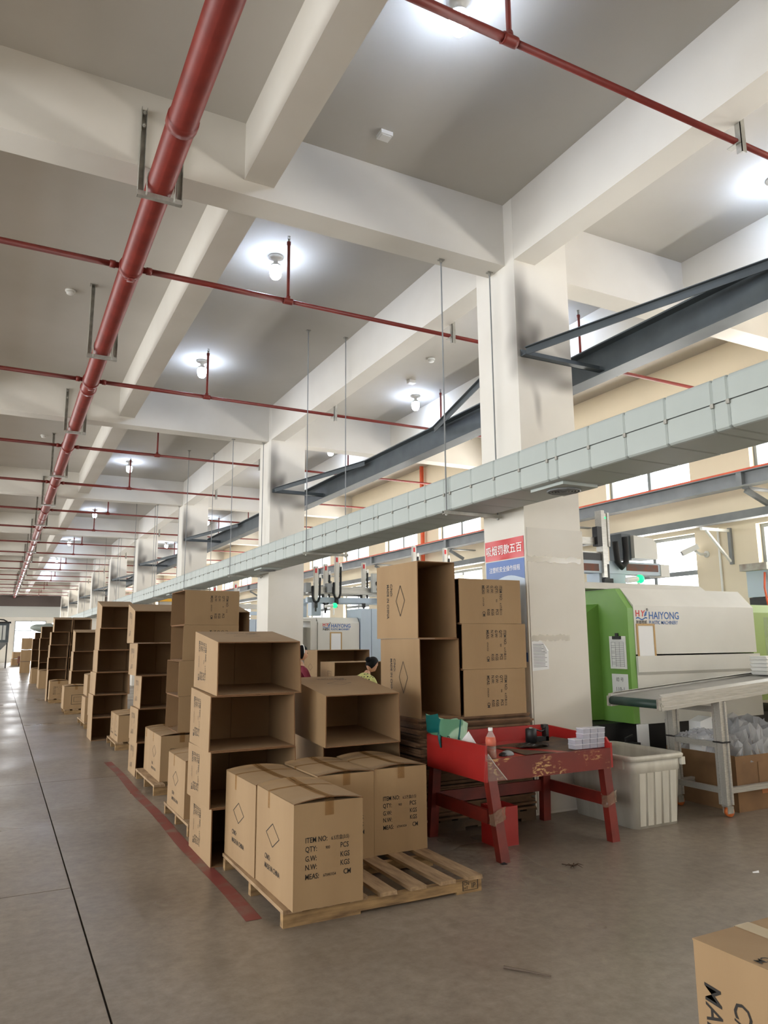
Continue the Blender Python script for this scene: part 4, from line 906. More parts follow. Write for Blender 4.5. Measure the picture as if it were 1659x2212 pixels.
obj('tab', MB().box(bx0 - .016, bx0 + .012, by0 + .09, by0 + .14, .45, .52), M['binpl'], t)
obj('tab', MB().box(bx1 - .03, bx1 + .012, by0 - .016, by0 + .01, .46, .52), M['binpl'], t)

# ================================================================ MOULDING MACHINES
def logo(parent, x, y, z, s=1.0):
    b = Block()
    b.put(text2d('HAIYONG', .105, .014, .9), .18, .052, 1); b.put(text2d('PLASTIC MACHINERY', .052, .012, .82), .18, .0, 1)
    b.put(text2d('海雄塑机', .05, .012, .78), .0, -.002, 2)
    b.put(text2d('H', .085, .025, 1.0), 0, .078, 0); b.put(text2d('Y', .085, .025, 1.0, .2), .07, .078, 0); b.put(text2d('®', .04, .01), .15, .13, 2)
    wv = [(.005 + .155 * i / 10, .062 + .010 * math.sin(i * .9)) for i in range(11)]; b.poly(wv + [(a, c - .013) for a, c in reversed(wv)], 1)
    b.poly([(.115, .075), (.14, .125), (.16, .13), (.15, .085)], 1)
    obj('logo_lettering', b.place(MB(), (x, y, z), (1, 0, 0), (0, 0, 1), s, .002), [M['logored'], M['logoblue'], M['ink']], parent)
def doc_frame(parent, x0, x1, z0, z1, y):
    obj('document_frame', MB().box(x0, x1, y - .008, y, z0, z0 + .02).box(x0, x1, y - .008, y, z1 - .02, z1).box(x0, x0 + .02, y - .008, y, z0 + .02, z1 - .02).box(x1 - .02, x1, y - .008, y, z0 + .02, z1 - .02), M['frame'], parent)
    obj('document_sheet', MB().box(x0 + .02, x1 - .02, y - .003, y - .001, z0 + .02, z1 - .02), M['paper'], parent)
def robot(x, y, label, tall=2.9, xr=7.3):
    """take-out robot on top of a machine"""
    t = thing('takeout_robot', label, 'robot', (x, y, 2.0), 0, 'take-out robots on the machines')
    obj('mast', MB().box(x - .07, x - .02, y - .05, y + .05, 2.15, tall).box(x - .02, x + .03, y - .03, y + .03, 2.3, tall - .03).box(x + .03, x + .06, y - .04, y + .04, 2.5, tall - .02), M['alu'], t)
    obj('cable_chain', MB().tube([(x + .11, y - .06, tall - .35), (x + .115, y - .06, 2.5), (x + .13, y - .06, 2.33), (x + .19, y - .06, 2.27), (x + .26, y - .06, 2.33), (x + .27, y - .06, 2.45), (x + .26, y - .06, 2.62)], .034, 8), M['rubber'], t, True)
    obj('gripper', MB().box(x - .04, x + .02, y - .04, y + .04, 2.14, 2.3).box(x - .06, x + .06, y - .05, y + .05, 2.09, 2.14), M['black'], t)
    obj('control_box', MB().box(x + .22, x + .36, y - .05, y + .15, 2.36, 2.66), M['steel'], t)
    mt = MB().prism([(x + .36, 2.38), (x + .72, 2.38), (x + .72, 2.56), (x + .66, 2.62), (x + .36, 2.64)], y - .1, y + .15, 0, 'y'); obj('motor_cover', mt, M['white'], t)
    obj('cross_beam', MB().hexa([(x - .5, y - .02, 2.20), (xr, y - .02, 2.20), (xr, y + .14, 2.20), (x - .5, y + .14, 2.20), (x - .5, y - .02, 2.34), (xr, y - .02, 2.34), (xr, y + .14, 2.34), (x - .5, y + .14, 2.34)]), M['bluegrey'], t)
    obj('rust_panel', MB().box(x + .30, x + .80, y - .026, y - .02, 2.24, 2.32), M['rust'], t); obj('rust_panel', MB().box(x - .42, x - .12, y - .026, y - .02, 2.22, 2.30), M['rust'], t)
    obj('end_cap', MB().box(xr, xr + .14, y - .03, y + .15, 2.19, 2.33), M['white'], t)
    obj('rail', MB().box(x - .6, x - .07, y - .0, y + .04, 2.52, 2.60).box(x - .6, x - .07, y, y + .04, 2.42, 2.44), M['alu'], t)
    obj('drive_motor', MB().box(x - .14, x - .07, y - .05, y + .03, 2.50, 2.72).box(x - .34, x - .08, y - .03, y + .03, 2.34, 2.42), M['black'], t)
    obj('status_light', MB().box(x - .01, x + .015, y - .035, y - .03, tall - .09, tall - .07), M['greenled'], t)
    obj('base', MB().box(x - .1, x + .3, y, y + .2, 2.062, 2.2), M['bluegrey'], t)
def machine_green(y, label, near=True):
    t = thing('moulding_machine', label, 'machine', (6.5, y + .8, 0), 0, 'injection moulding machines')
    obj('base', MB().box(5.12, 8.7, y + .18, y + 1.5, 0, .66).box(5.3, 8.5, y + .1, y + .2, .05, .12), M['black'], t)
    prof = lambda z0, z1: [(y, z0), (y, min(z1, 1.80)), (y + .16, z1), (y + 1.5, z1), (y + 1.6, 1.8), (y + 1.6, z0)]
    obj('door_panel', MB().prism([(y, 1.32), (y, 1.80), (y + .17, 1.985), (y + 1.5, 1.985), (y + 1.5, 1.32)], 5.58, 7.38), M['white'], t)
    obj('lower_panel', MB().prism([(y, .655), (y, 1.12), (y - .02, 1.15), (y - .02, 1.305), (y + 1.5, 1.305), (y + 1.5, .655)], 5.58, 7.40), M['white'], t)
    obj('top_cover', MB().prism([(y + .35, 1.985), (y + .45, 2.06), (y + 1.5, 2.06), (y + 1.5, 1.985)], 5.3, 7.1), M['white'], t)
    obj('end_cover', MB().prism([(y + .005, .665), (y + .005, 1.775), (y + .16, 1.975), (y + 1.55, 1.975), (y + 1.55, .665)], 5.50, 5.578), M['green'], t)
    obj('end_block', MB().add([(5.30, y + .44, .67), (5.50, y + .40, .67), (5.50, y + 1.6, .67), (5.25, y + 1.6, .67), (5.30, y + .44, 1.70), (5.50, y + .40, 1.83), (5.50, y + 1.6, 1.83), (5.25, y + 1.6, 1.72)], [(3, 2, 1, 0), (4, 5, 6, 7), (0, 1, 5, 4), (1, 2, 6, 5), (2, 3, 7, 6), (3, 0, 4, 7)]), M['green'], t)
    obj('rear_cover', MB().prism([(y + .06, .80), (y + .06, 1.75), (y + .14, 1.84), (y + 1.5, 1.84), (y + 1.5, .80)], 7.405, 8.75), M['palegreen'], t)
    obj('viewing_window', MB().box(7.62, 8.5, y + .045, y + .058, 1.05, 1.70), M['glass'], t)
    logo(t, 5.60, y, 1.615); doc_frame(t, 5.60, 5.85, 1.285, 1.62, y)
    return t
m1 = machine_green(5.40, 'green and white moulding machine with blue and red logo, right of the near column')
def beacon(x, y, z, label):
    t = thing('signal_light', label, 'lamp', (x, y, z)); obj('stem', MB().tube([(x - .02, y, 1.95), (x - .02, y, z - .04)], .015, 8).tube([(x - .2, y, z - .02), (x - .04, y, z)], .03, 8), M['plastic'], t); obj('lens', MB().ball((x, y, z), (.05, .05, .05), 14, 8), M['greenled'], t, True)
beacon(6.33, 6.0, 2.13, 'glowing green signal light on top of the near machine')
robot(6.02, 6.2, 'take-out robot with tall mast above the near green machine', 2.91, 6.86)
t = thing('clipboard', 'white clipboard with a form hanging on the green machine end', 'clipboard', (5.49, 5.55, 1.34))
obj('board', MB().box(5.492, 5.498, 5.445, 5.665, 1.18, 1.50), M['plastic'], t); obj('form', MB().box(5.489, 5.4915, 5.455, 5.655, 1.19, 1.475), M['paper'], t)
obj('clip', MB().box(5.478, 5.489, 5.50, 5.61, 1.470, 1.50).box(5.484, 5.492, 5.535, 5.575, 1.50, 1.53), M['black'], t)
fm_ = MB()
for i in range(14): fm_.box(5.4882, 5.4888, 5.47, 5.64 - .05 * (i % 3 == 1), 1.44 - .018 * i, 1.443 - .018 * i)
for i in range(4): fm_.box(5.4882, 5.4888, 5.47 + .055 * i, 5.473 + .055 * i, 1.20, 1.44)
o = obj('form_lines', fm_, M['paperink'], t); o['kind'] = 'stuff'
t = thing('paper_sheet', 'white paper with large numbers on the green machine end, below clipboard', 'paper', (5.49, 5.55, 1.03))
obj('sheet', MB().box(5.4965, 5.4985, 5.445, 5.66, .92, 1.13), M['paper'], t)
bl = Block(); bl.put(text2d('编 号', .045, .004, align='CENTER'), 0, .03); bl.put(text2d('110-1', .055, .004, align='CENTER'), 0, -.065)
obj('lettering', bl.place(MB(), (5.4965, 5.552, 1.03), (0, -1, 0), (0, 0, 1)), M['paperink'], t)
t = thing('material_hopper', 'blue grey feed hopper with rusty rim behind the near machine', 'hopper', (8.7, 6.4, 2.1))
obj('hopper_body', MB().box(8.68, 9.15, 6.08, 6.4, 1.99, 2.33), M['bluegrey'], t)
obj('hopper_rim', MB().box(8.58, 9.18, 6.03, 6.42, 2.33, 2.42), M['rim'], t)
obj('motor', MB().box(8.70, 9.1, 6.1, 6.4, 1.85, 1.985), M['black'], t)
obj('hose', MB().tube([(8.66, 6.12, 2.3), (8.63, 6.12, 2.1), (8.67, 6.12, 1.86)], .012, 6), M['orange'], t)
t = thing('security_camera', 'small white security camera on the window wall', 'camera', (9.1, 7.4, 2.73))
obj('bracket', MB().tube([(9.2, 7.4, 2.69), (9.08, 7.42, 2.69), (9.02, 7.46, 2.74)], .02, 8).tube([(9.2, 7.4, 2.69), (9.185, 7.4, 2.69)], .05, 12), M['plastic'], t, True)
obj('housing', MB().bar((9.04, 7.42, 2.80), (8.86, 7.56, 2.70), .08, .08), M['plastic'], t)
obj('lens', MB().bar((8.86, 7.56, 2.70), (8.855, 7.564, 2.697), .06, .06), M['black'], t)
t = thing('wall_bracket', 'white triangular shelf bracket on the window wall', 'bracket', (9.15, 7.0, 2.8))
obj('wall_leg', MB().box(9.16, 9.2, 6.95, 7.0, 2.5, 3.02), M['steel2'], t); obj('arm', MB().bar((9.18, 6.98, 2.98), (8.6, 6.98, 2.98), .04, .04), M['plastic'], t); obj('stay', MB().bar((9.16, 6.98, 2.54), (8.7, 6.98, 2.96), .03, .03), M['plastic'], t)

def machine_white(y, label, big=True):
    t = thing('moulding_machine', label, 'machine', (6.2, y + .8, 0), 0, 'injection moulding machines')
    obj('base', MB().box(4.9, 8.7, y + .15, y + 1.5, 0, .66), M['black'], t)
    obj('door_panel', MB().prism([(y, 1.29), (y, 1.80), (y + .08, 1.90), (y + 1.5, 1.95), (y + 1.5, 1.29)], 5.22, 6.06), M['white'], t)
    obj('lower_panel', MB().box(5.22, 6.06, y, y + 1.5, .66, 1.275), M['white'], t)
    obj('side_frame', MB().box(5.08, 5.215, y + .02, y + 1.5, .66, 1.83).box(4.80, 5.08, y + .25, y + 1.5, .66, 1.72).box(4.7, 5.2, y + .05, y + 1.5, 1.83, 1.88), M['white'], t)
    obj('cabinet', MB().box(6.08, 6.30, y - .03, y + .6, .1, 2.07).box(6.31, 6.75, y - .03, y + .6, .1, 2.07), M['bluegrey'], t)
    obj('rear_cover', MB().box(6.76, 8.7, y + .1, y + 1.5, .66, 1.8), M['white'], t)
    logo(t, 5.31, y, 1.665, .93); doc_frame(t, 5.46, 5.70, 1.29, 1.63, y)
    return t
names2 = ['white moulding machine with logo, seen between second column and tall cartons', 'white moulding machine behind the second column', 'white moulding machine behind the third column', 'white moulding machine behind the fourth column']
mw = machine_white(12.75, names2[0])
for i in range(1, 4): dup(mw, (6.2, 12.75 + 7.22 * i + .8, 0), 0, names2[i])
def arm_robot(label, y, arms, x0, x1, zb):
    """beam robot with hanging pneumatic arms; arms = (x, z bottom, z top, loop side)"""
    t = thing('takeout_robot', label, 'robot', ((x0 + x1) / 2, y, zb), 0, 'take-out robots on the machines')
    obj('cross_beam', MB().box(x0, x1, y + .06, y + .16, zb - .07, zb + .07).box(x0, x1, y + .04, y + .06, zb + .045, zb + .06).box(x0, x1, y + .04, y + .06, zb - .06, zb - .045), M['alu'], t)
    obj('lower_beam', MB().box(x0, x1, y + .07, y + .17, zb - .24, zb - .14), M['bluegrey'], t)
    obj('foot', MB().box(x0 + .1, x0 + .3, y + .1, y + .3, 1.955, zb - .24), M['bluegrey'], t)
    obj('foot', MB().box(x1 - .3, x1 - .1, y + .1, y + .3, 1.955, zb - .24), M['bluegrey'], t)
    for (x, z0, z1, sd) in arms:
        a = obj('arm', loft([rr_(x - .022, x + .022, y - .03, y + .03, z0 + .04, .018), rr_(x - .045, x + .045, y - .035, y + .035, z0 + .10, .02), rr_(x - .045, x + .045, y - .035, y + .035, z1 - .02, .02), rr_(x - .038, x + .038, y - .03, y + .03, z1, .018)], True, True), M['white'], t)
        obj('cable_loop', MB().tube([(x - sd * .07, y - .02, z0 + .32), (x - sd * .07, y - .02, z0 + .10), (x - sd * .045, y - .02, z0 + .03), (x, y - .02, z0), (x + sd * .05, y - .02, z0 + .03), (x + sd * .075, y - .02, z0 + .10), (x + sd * .08, y - .02, z1 - .22)], .022, 8), M['rubber'], a, True)
        obj('red_label', MB().box(x - .03, x + .012, y - .038, y - .036, z1 - .13, z1 - .04), M['logored'], a)
        obj('cover', MB().prism([(x + sd * .06, z1 - .34), (x + sd * .12, z1 - .27), (x + sd * .10, z1 - .14), (x + sd * .06, z1 - .17)][::sd], y - .03, y + .03, 0, 'y'), M['plastic'], a)
        obj('carriage', MB().box(x - sd * .16 - .05, x - sd * .16 + .05, y - .03, y + .10, zb - .05, zb + .13), M['steel2'], t)
        obj('gripper', MB().box(x - .03, x + .03, y - .03, y + .03, z0 - .10, z0 + .03).box(x - .015, x + .015, y - .015, y + .015, z0 - .17, z0 - .10), M['black'], t)
k_ = 14.2 / 13.3
arm_robot('take-out robot with two white arms above the second machine, nearer one', 13.3, ((5.39, 2.20, 2.90, 1), (5.83, 2.28, 3.13, 1)), 5.25, 7.2, 2.45)
arm_robot('take-out robot with two thinner arms above the second machine, farther one', 14.2, ((5.595 * k_, 1.48 + .68 * k_, 1.48 + 1.47 * k_, 1), (6.42 * k_, 1.48 + .73 * k_, 1.48 + 1.535 * k_, 1)), 5.3, 7.9, 2.47)
arm_robot('take-out robot above the third machine behind the second column', 20.6, ((5.3, 2.2, 3.0, 1), (5.9, 2.25, 3.1, 1)), 5.1, 7.0, 2.45)
arm_robot('take-out robot with two arm tops rising behind the tall cartons', 12.9, ((7.36, 2.3, 3.36, 1), (8.1, 2.3, 3.35, 1)), 7.25, 8.6, 2.75)
t = thing('control_panel', 'pale control box with round knob beside the second machine robots', 'panel', (6.75, 13.2, 2.6)); obj('box', MB().box(6.58, 6.86, 13.22, 13.3, 2.42, 2.80), M['panelg'], t); obj('knob', MB().tube([(6.70, 13.22, 2.60), (6.70, 13.20, 2.60)], .05, 14).box(6.67, 6.73, 13.21, 13.22, 2.46, 2.50), M['black'], t)
obj('post', MB().box(6.78, 6.84, 13.24, 13.29, 1.81, 2.42), M['steel2'], t)
beacon(5.62, 12.9, 2.13, 'glowing green signal light on the second machine')
t = thing('yellow_hopper', 'yellow hopper housing glimpsed under the duct far back', 'hopper', (5.1, 26.6, 2.9)); obj('housing', MB().prism([(4.75, 2.86), (5.45, 2.86), (5.45, 3.12), (5.2, 3.12)], 26.4, 26.9, 0, 'y'), M['yellow'], t); obj('stand', MB().box(4.9, 5.4, 26.5, 26.8, 1.9, 2.86), M['white'], t)
# tall steel posts of the wall structure behind the first machine
tag(obj('steel_post', MB().box(8.40, 8.60, 9.5, 9.52, 0, 3.40).box(8.40, 8.42, 9.40, 9.62, 0, 3.40).box(8.58, 8.60, 9.40, 9.62, 0, 3.40), M['steel2']), 'grey steel post behind the near column on its right', 'post')

# ================================================================ CONVEYOR
t = thing('belt_conveyor', 'inclined aluminium belt conveyor on casters before the green machine', 'conveyor', (6.5, 4.7, 0))
sl = .066; CX0, CX1 = 4.80, 8.3; YN, YFR = 4.41, 5.00
zc = lambda x: .99 + (x - CX0) * sl
def slab_x(x0, x1, y0, y1, dz0, dz1): return [(x0, y0, zc(x0) + dz0), (x1, y0, zc(x1) + dz0), (x1, y1, zc(x1) + dz0), (x0, y1, zc(x0) + dz0), (x0, y0, zc(x0) + dz1), (x1, y0, zc(x1) + dz1), (x1, y1, zc(x1) + dz1), (x0, y1, zc(x0) + dz1)]
for (y0, y1) in ((YN, YN + .035), (YFR - .035, YFR)):
    s = 1 if y0 == YN else -1; ye = y0 if s > 0 else y1
    p = MB().hexa(slab_x(CX0, CX1, y0, y1, -.095, -.068)).hexa(slab_x(CX0, CX1, y0 + .006, y1 - .006, -.068, -.052)).hexa(slab_x(CX0, CX1, y0, y1, -.052, -.028)).hexa(slab_x(CX0, CX1, y0 + .006, y1 - .006, -.028, -.018)).hexa(slab_x(CX0, CX1, y0, y1, -.018, .012))
    obj('side_profile', p, M['alu'], t)
    obj('side_guard', MB().hexa([(CX0 + .02, ye, zc(CX0) + .012), (CX1, ye, zc(CX1) + .012), (CX1, ye + s * .012, zc(CX1) + .012), (CX0 + .02, ye + s * .012, zc(CX0) + .012), (CX0 + .04, ye + s * .055 - s * .0, zc(CX0) + .030), (CX1, ye + s * .055, zc(CX1) + .030), (CX1, ye + s * .065, zc(CX1) + .026), (CX0 + .04, ye + s * .065, zc(CX0) + .026)]), M['alu'], t)
obj('belt', MB().hexa(slab_x(CX0 + .02, CX1, YN + .04, YFR - .04, -.012, -.004)), M['belt'], t)
obj('end_roller', MB().tube([(CX0 + .01, YN + .02, zc(CX0) - .045), (CX0 + .01, YFR - .02, zc(CX0) - .045)], .036, 16), M['roller'], t, True)
for yy in (YN + .005, YFR - .03): obj('bearing_plate', MB().box(CX0 - .03, CX0 + .03, yy, yy + .02, zc(CX0) - .09, zc(CX0) - .005).tube([(CX0, yy - .006, zc(CX0) - .05), (CX0, yy + .02, zc(CX0) - .05)], .012, 8), M['galv'], t)
def leg_profile(x, y, z0, z1):
    b = MB(); s = .042
    for dx in (-s + .010, s - .010):
        for dy in (-s + .010, s - .010): b.box(x + dx - .010, x + dx + .010, y + dy - .010, y + dy + .010, z0, z1)
    b.box(x - .028, x + .028, y - .028, y + .028, z0, z1); return b
for lx in (5.52, 7.7):
    for ly in (YN + .04, YFR - .04):
        obj('leg', leg_profile(lx, ly, .10, zc(lx) - .095), M['alu'], t)
        cst = obj('caster', MB().box(lx - .03, lx + .03, ly - .028, ly + .028, .085, .10).box(lx - .02, lx + .05, ly - .026, ly - .02, .03, .085).box(lx - .02, lx + .05, ly + .02, ly + .026, .03, .085), M['galv'], t)
        obj('wheel', MB().tube([(lx + .025, ly - .017, .042), (lx + .025, ly + .017, .042)], .042, 16), pm('orange_wheel', (214, 116, 60), .5), cst, True)
        obj('brace_collar', MB().box(lx - .05, lx + .05, ly - .05, ly + .05, .60, .612), M['black'], t)
    for (z0, z1) in ((.555, .60), (.185, .23), (zc(lx) - .19, zc(lx) - .145)):
        obj('cross_bar', MB().box(lx - .021, lx + .021, YN + .08, YFR - .08, z0, z0 + .018).box(lx - .015, lx + .015, YN + .08, YFR - .08, z0 + .018, z0 + .027).box(lx - .021, lx + .021, YN + .08, YFR - .08, z0 + .027, z1), M['alu'], t)
for ly in (YN + .04, YFR - .04): obj('long_bar', MB().box(5.56, 7.66, ly - .02, ly + .02, .185, .203).box(5.56, 7.66, ly - .014, ly + .014, .203, .212).box(5.56, 7.66, ly - .02, ly + .02, .212, .23), M['alu'], t)
# film scraps on the cross bar, carton with film beneath
def crumple(name, label, cat, cx, cy, z, sx, sy, sz, seed, nu=16, nv=12, parent=None):
    r = random.Random(seed); hts = [[r.random() for _ in range(nv + 1)] for _ in range(nu + 1)]
    b = MB(); b.grid(lambda u, v: (cx + sx * (u - .5) + (hts[int(round(u * nu))][int(round(v * nv))] - .5) * sx / nu * 1.6, cy + sy * (v - .5) + (hts[int(round(v * nv)) % nu][int(round(u * nu)) % nv] - .5) * sy / nv * 1.6, z + sz * (.3 + .7 * hts[int(round(u * nu))][int(round(v * nv))]) * max(0, math.sin(math.pi * u)) ** .35 * max(0, math.sin(math.pi * v)) ** .35), nu, nv)
    o = obj(name, b, M['film']); tag(o, label, cat); return o
crumple('plastic_film', 'shiny crumpled film spilling over the cross bar of conveyor', 'film', 5.66, 4.70, .605, .34, .46, .08, 5)
C = thing('carton', 'patched brown carton under the conveyor, full of clear film', 'carton', (6.25, 4.85, 0))
obj('body', MB().box(5.735, 6.75, 4.50, 4.508, 0, .46).box(5.735, 6.75, 5.24, 5.248, 0, .47).box(5.735, 5.743, 4.508, 5.24, 0, .465).box(6.742, 6.75, 4.508, 5.24, 0, .465).box(5.743, 6.742, 4.508, 5.24, 0, .01), M['shadekraft'], C)
obj('tape', MB().box(6.02, 6.62, 4.4975, 4.4998, .19, .215).box(6.05, 6.6, 4.497, 4.4995, .13, .18), pm('orange_tape', (178, 112, 64), .3), C)
obj('patch_flap', MB().box(6.02, 6.60, 4.494, 4.4995, .22, .40), M['shadekraft'], C)
crumple('plastic_film', 'big shiny heap of crumpled film in the carton under the conveyor', 'film', 6.25, 4.87, .40, .95, .70, .38, 8, 22, 18)
t = thing('foam_block', 'shiny white wrapped block standing in the film heap', 'package', (5.83, 4.9, .45)); obj('block', MB().hexa([(5.76, 4.86, .42), (5.90, 4.84, .42), (5.90, 5.0, .42), (5.76, 5.0, .42), (5.78, 4.87, .72), (5.91, 4.85, .76), (5.91, 5.0, .76), (5.78, 5.0, .72)]), M['paper'], t)
# cups on the belt at the right edge
for i in range(5):
    tag(obj('plastic_tray', MB().prism([(6.60, zc(6.7) + .036 * i + .004), (6.88, zc(6.7) + .036 * i + .004), (6.91, zc(6.7) + .036 * i + .037), (6.57, zc(6.7) + .036 * i + .037)], 4.72, 4.90, 0, 'y'), M['plastic']), 'white plastic tray on the conveyor, %s of the stack' % ('bottom one', 'second from bottom', 'middle one', 'second from top', 'top one')[i], 'tray', 'white trays on the conveyor')
# controller clutter under the machine
t = thing('valve_unit', 'dark hydraulic valve unit with pale plate under the machine', 'unit', (5.5, 5.3, 0))
obj('plate', MB().box(5.50, 5.64, 5.36, 5.38, .3, .66), M['paper'], t); obj('valve', MB().box(5.36, 5.50, 5.34, 5.44, .42, .50).tube([(5.33, 5.36, .40), (5.33, 5.36, .55), (5.42, 5.36, .57)], .012, 6).tube([(5.43, 5.35, .46), (5.56, 5.34, .40), (5.60, 5.36, .33)], .02, 8).box(5.3, 5.55, 5.36, 5.5, 0, .40), M['black'], t)
tag(obj('steel_rod', MB().tube([(5.93, 5.3, 0), (5.93, 5.3, .80)], .011, 8).ball((5.93, 5.3, .80), .02, 8, 6), M['galv']), 'thin steel rod with ball top standing under the conveyor', 'rod'); tag(obj('steel_rod', MB().tube([(5.83, 5.32, 0), (5.83, 5.32, .7)], .008, 8), M['galv']), 'thinner plain steel rod standing under the conveyor', 'rod')

# ================================================================ WORKERS AND THEIR CARTONS
def skinned(name, V, E_, R_, mats, fn):
    me = bpy.data.meshes.new(name); me.from_pydata(V, E_, []); o = bpy.data.objects.new(name, me); COL.objects.link(o)
    sk = o.modifiers.new('skin', 'SKIN'); sd = o.modifiers.new('sub', 'SUBSURF'); sd.levels = 2; sd.render_levels = 2
    for i, r in enumerate(R_): d = me.skin_vertices[0].data[i]; d.radius = (r, r); d.use_root = (i == 0)
    bpy.context.view_layer.update(); dg = bpy.context.evaluated_depsgraph_get(); m2 = bpy.data.meshes.new_from_object(o.evaluated_get(dg))
    bpy.data.objects.remove(o); b = MB(); b.add([tuple(v.co) for v in m2.vertices], [tuple(p.vertices) for p in m2.polygons]); bpy.data.meshes.remove(m2)
    b.m = [fn(Vector([sum(b.v[i][k] for i in f) / len(f) for k in range(3)])) for f in b.f]; return b
def worker(label, x, y, rz, lean, head_pitch, shirt, hairband, z0=0):
    t = thing('person', label, 'person', (x, y, z0), rz)
    cl, sl_ = math.cos(lean), math.sin(lean); P0 = Vector((0, 0, .54))
    L = lambda p: Vector((p[0] * cl + (p[2] - .54) * sl_, p[1], .54 - p[0] * sl_ + (p[2] - .54) * cl))
    V = [(0, 0, .54), L((0, 0, .72)), L((.01, 0, .90)), L((.0, 0, 1.0)), L((0, 0, 1.11)), L((.01, 0, 1.17))]; R_ = [.125, .118, .125, .11, .05, .048]
    E_ = [(0, 1), (1, 2), (2, 3), (3, 4), (4, 5)]
    for s in (-1, 1):
        b = len(V); sh = L((0, s * .165, 1.02)); el = sh + Vector((.10, s * .04, -.25)); wr = el + Vector((.22, -s * .05, .0))
        V += [L((0, s * .10, 1.03)), sh, el, wr]; R_ += [.06, .056, .042, .028]; E_ += [(3, b), (b, b + 1), (b + 1, b + 2), (b + 2, b + 3)]
        b = len(V); V += [(.03, s * .09, .52), (.42, s * .11, .49), (.40, s * .11, .10), (.44, s * .11, .05), (.54, s * .11, .035)]; R_ += [.085, .062, .042, .04, .03]; E_ += [(0, b), (b, b + 1), (b + 1, b + 2), (b + 2, b + 3), (b + 3, b + 4)]
    shz = L((0, 0, 1.06))
    def zone(c):
        q = Vector(c)
        if q.z < .48 or (q.x > .14 and q.z < .60 and abs(q.y) < .19): return 2 if q.z > .085 else 3
        d = (q - P0); up = d.x * sl_ + d.z * cl
        if up > .555 and abs(q.y) < .08: return 0
        if any((q - Vector(V[i])).length < .17 for i in (9, 18)): return 0
        return 1
    b = skinned('body', [tuple(v) for v in V], E_, R_, None, zone)
    # head
    hc = L((.02, 0, 1.285)); hp = lean + head_pitch; ch, sh_ = math.cos(hp), math.sin(hp)
    W_ = lambda p: hc + Vector((p[0] * ch + p[2] * sh_, p[1], -p[0] * sh_ + p[2] * ch))
    hb = MB().ball((0, 0, 0), (.092, .074, .112), 20, 14)
    hv = []
    for (a, c, d) in hb.v:
        if d < -.02: a += .012 * (1 if a > 0 else -1); c *= 1 + d * 2.2
        if a > .05 and abs(c) < .016 and -.035 < d < .02: a += .016
        if a > .06 and .015 < abs(c) < .045 and 0 < d < .03: a -= .008
        hv.append(tuple(W_((a, c, d))))
    hb.v = hv; b.add(hb.v, hb.f, 0)
    for s in (-1, 1):
        e = MB().ball((0, 0, 0), (.017, .008, .03), 8, 6); b.add([tuple(W_((p[0] - .008, s * .076 + p[1], p[2] - .005))) for p in e.v], e.f, 0)
        wr = Vector(V[9 if s < 0 else 18]); base = wr + Vector((.07, 0, -.005))
        pm_ = MB().ball(tuple(wr + Vector((.045, 0, -.004))), (.05, .036, .017), 10, 8); b.add(pm_.v, pm_.f, 0)
        for k, ln in enumerate((.062, .075, .078, .066)):
            yy = (k - 1.5) * .019
            b.tube([base + Vector((.0, yy, 0)), base + Vector((ln * .5, yy * 1.1, -.008)), base + Vector((ln, yy * 1.1, -.032))], [.0088, .0082, .006], 6, 0)
        b.tube([wr + Vector((.03, -s * .03, 0)), wr + Vector((.06, -s * .058, -.008)), wr + Vector((.085, -s * .062, -.02))], [.011, .0095, .007], 6, 0)
    obj('body', b, [M['skin'], shirt, M['trouser'], M['rubber']], t, True, local=True)
    h = MB().ball((0, 0, 0), (.103, .086, .122), 20, 14)
    keep = []
    for f in h.f:
        c = [sum(h.v[i][k] for i in f) / len(f) for k in range(3)]
        if c[2] > .035 + .55 * max(0, c[0]) or c[0] < -.005 and c[2] > -.09: keep.append(f)
    h.f = keep; h.m = [0] * len(keep); h.v = [tuple(W_((p[0] - .006, p[1], p[2] + .004))) for p in h.v]
    bun = MB().ball((0, 0, 0), (.04, .045, .045), 12, 8); h.add([tuple(W_((p[0] - .115, p[1], p[2] - .01))) for p in bun.v], bun.f)
    obj('hair', h, M['hair'], t, True, local=True)
    for q in (-1, 1): e = MB().ball((0, 0, 0), (.006, .012, .006), 8, 6); e.v = [tuple(W_((p[0] + .083, q * .03 + p[1], p[2] + .012))) for p in e.v]; obj('eye', e, M['hair'], t, True, local=True)
    m_ = MB().ball((0, 0, 0), (.006, .022, .005), 8, 6); m_.v = [tuple(W_((p[0] + .09, p[1], p[2] - .052))) for p in m_.v]; obj('mouth', m_, pm('lips', (160, 84, 78), .5), t, True, local=True)
    if hairband: obj('hairband', MB().tube([W_((.035 * math.cos(a) * .4 - .0 + .01 - .02 * math.sin(a), .09 * math.cos(a), .13 * math.sin(a) - .0)) for a in [i * math.pi / 12 for i in range(13)]], .007, 6), M['plastic'], t, True, local=True)
def stool(x, y, label, h=.42):
    t = thing('stool', label, 'stool', (x, y, 0)); obj('seat', MB().box(x - .15, x + .15, y - .15, y + .15, h - .03, h), M['woodx'], t)
    for sx in (-1, 1):
        for sy in (-1, 1): obj('leg', MB().bar((x + sx * .13, y + sy * .13, h - .03), (x + sx * .15, y + sy * .15, 0), .035, .035), M['woodx'], t)
worker('seated woman in a maroon shirt with a white hairband, behind the open stacks', 4.22, 11.1, .15, .05, .12, M['maroon'], True); stool(4.22, 11.1, 'small wooden stool under the woman in maroon')
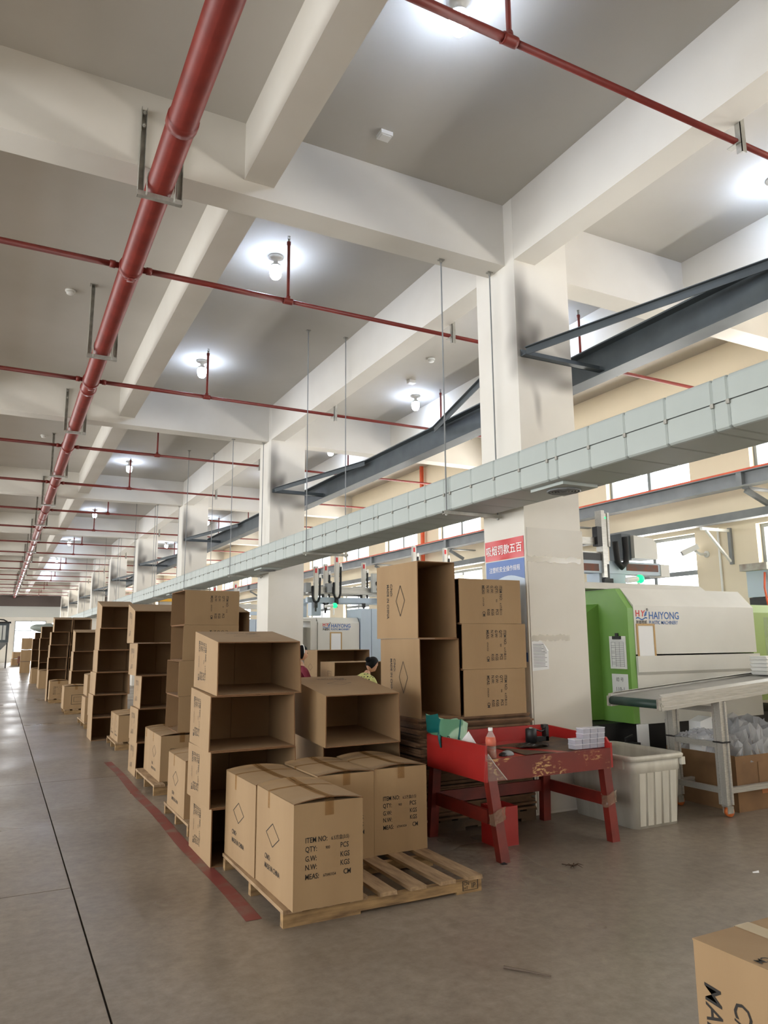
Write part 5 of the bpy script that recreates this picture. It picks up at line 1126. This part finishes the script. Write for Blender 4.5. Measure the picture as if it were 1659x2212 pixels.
worker('person bent forward in a yellow dotted shirt with dark hair, behind the cartons', 4.62, 10.0, .35, .62, .2, M['dots'], False, -.02); stool(4.62, 10.0, 'small wooden stool under the person in dotted shirt', .40)
zz = 0
for i in range(2):
    carton_open('large open carton in front of the second machine, %s of two' % ('lower', 'upper')[i], 4.66, 11.40, zz, .95, .6, .66, 0, [(BC, 'L', 0, 0, 0, .9)], 'large cartons by the second machine', 'wk'); zz += .661
t = thing('work_bench', 'low work bench hidden behind the tall open stack carrying an open carton', 'table', (5.1, 10.9, 0)); obj('top', MB().box(4.62, 5.6, 10.60, 11.25, .70, .74), M['woodx'], t)
for x in (4.66, 5.55):
    for yy in (10.65, 11.2): obj('leg', MB().box(x - .03, x + .03, yy - .03, yy + .03, 0, .70), M['woodx'], t)
carton_open('open carton on the bench between the two workers', 4.64, 10.61, .742, .90, .62, .40, -.04, [(pr, 'L', .1, 0, 0, .6)], None, 'wk2')

# ================================================================ FLOOR LITTER
t = thing('dry_leaf', 'dark dried leaf scrap on the floor in front of red table', 'litter', (3.45, 4.05, 0))
lf = MB(); rr = random.Random(2)
for i in range(7): a = rr.random() * 6.28; l = .03 + .05 * rr.random(); lf.tube([(3.46, 4.02, .006), (3.46 + l * .5 * math.cos(a), 4.02 + l * .5 * math.sin(a), .02), (3.46 + l * math.cos(a), 4.02 + l * math.sin(a), .006)], [.004, .003, .001], 5)
lf.tube([(3.43, 4.09, .006), (3.46, 4.02, .008)], .003, 5); obj('scrap', lf, M['dust'], t)
tag(obj('twig', MB().tube([(2.155, 3.005, .006), (2.22, 2.92, .007), (2.283, 2.831, .006)], [.007, .005, .003], 6), M['stickm']), 'thin grey stick lying on the open floor', 'stick')
tag(obj('paper_scrap', MB().add([(4.37, 3.37, .002), (4.41, 3.355, .002), (4.42, 3.365, .012), (4.385, 3.385, .004)], [(0, 1, 2, 3)]), M['paper']), 'tiny white paper scrap on the floor at right', 'litter')
tag(obj('film_scrap', MB().add([(3.08, 4.27, .002), (3.12, 4.265, .002), (3.11, 4.29, .012), (3.07, 4.29, .006)], [(0, 1, 2, 3)]), M['black']), 'small dark scrap beside the near table leg', 'litter')
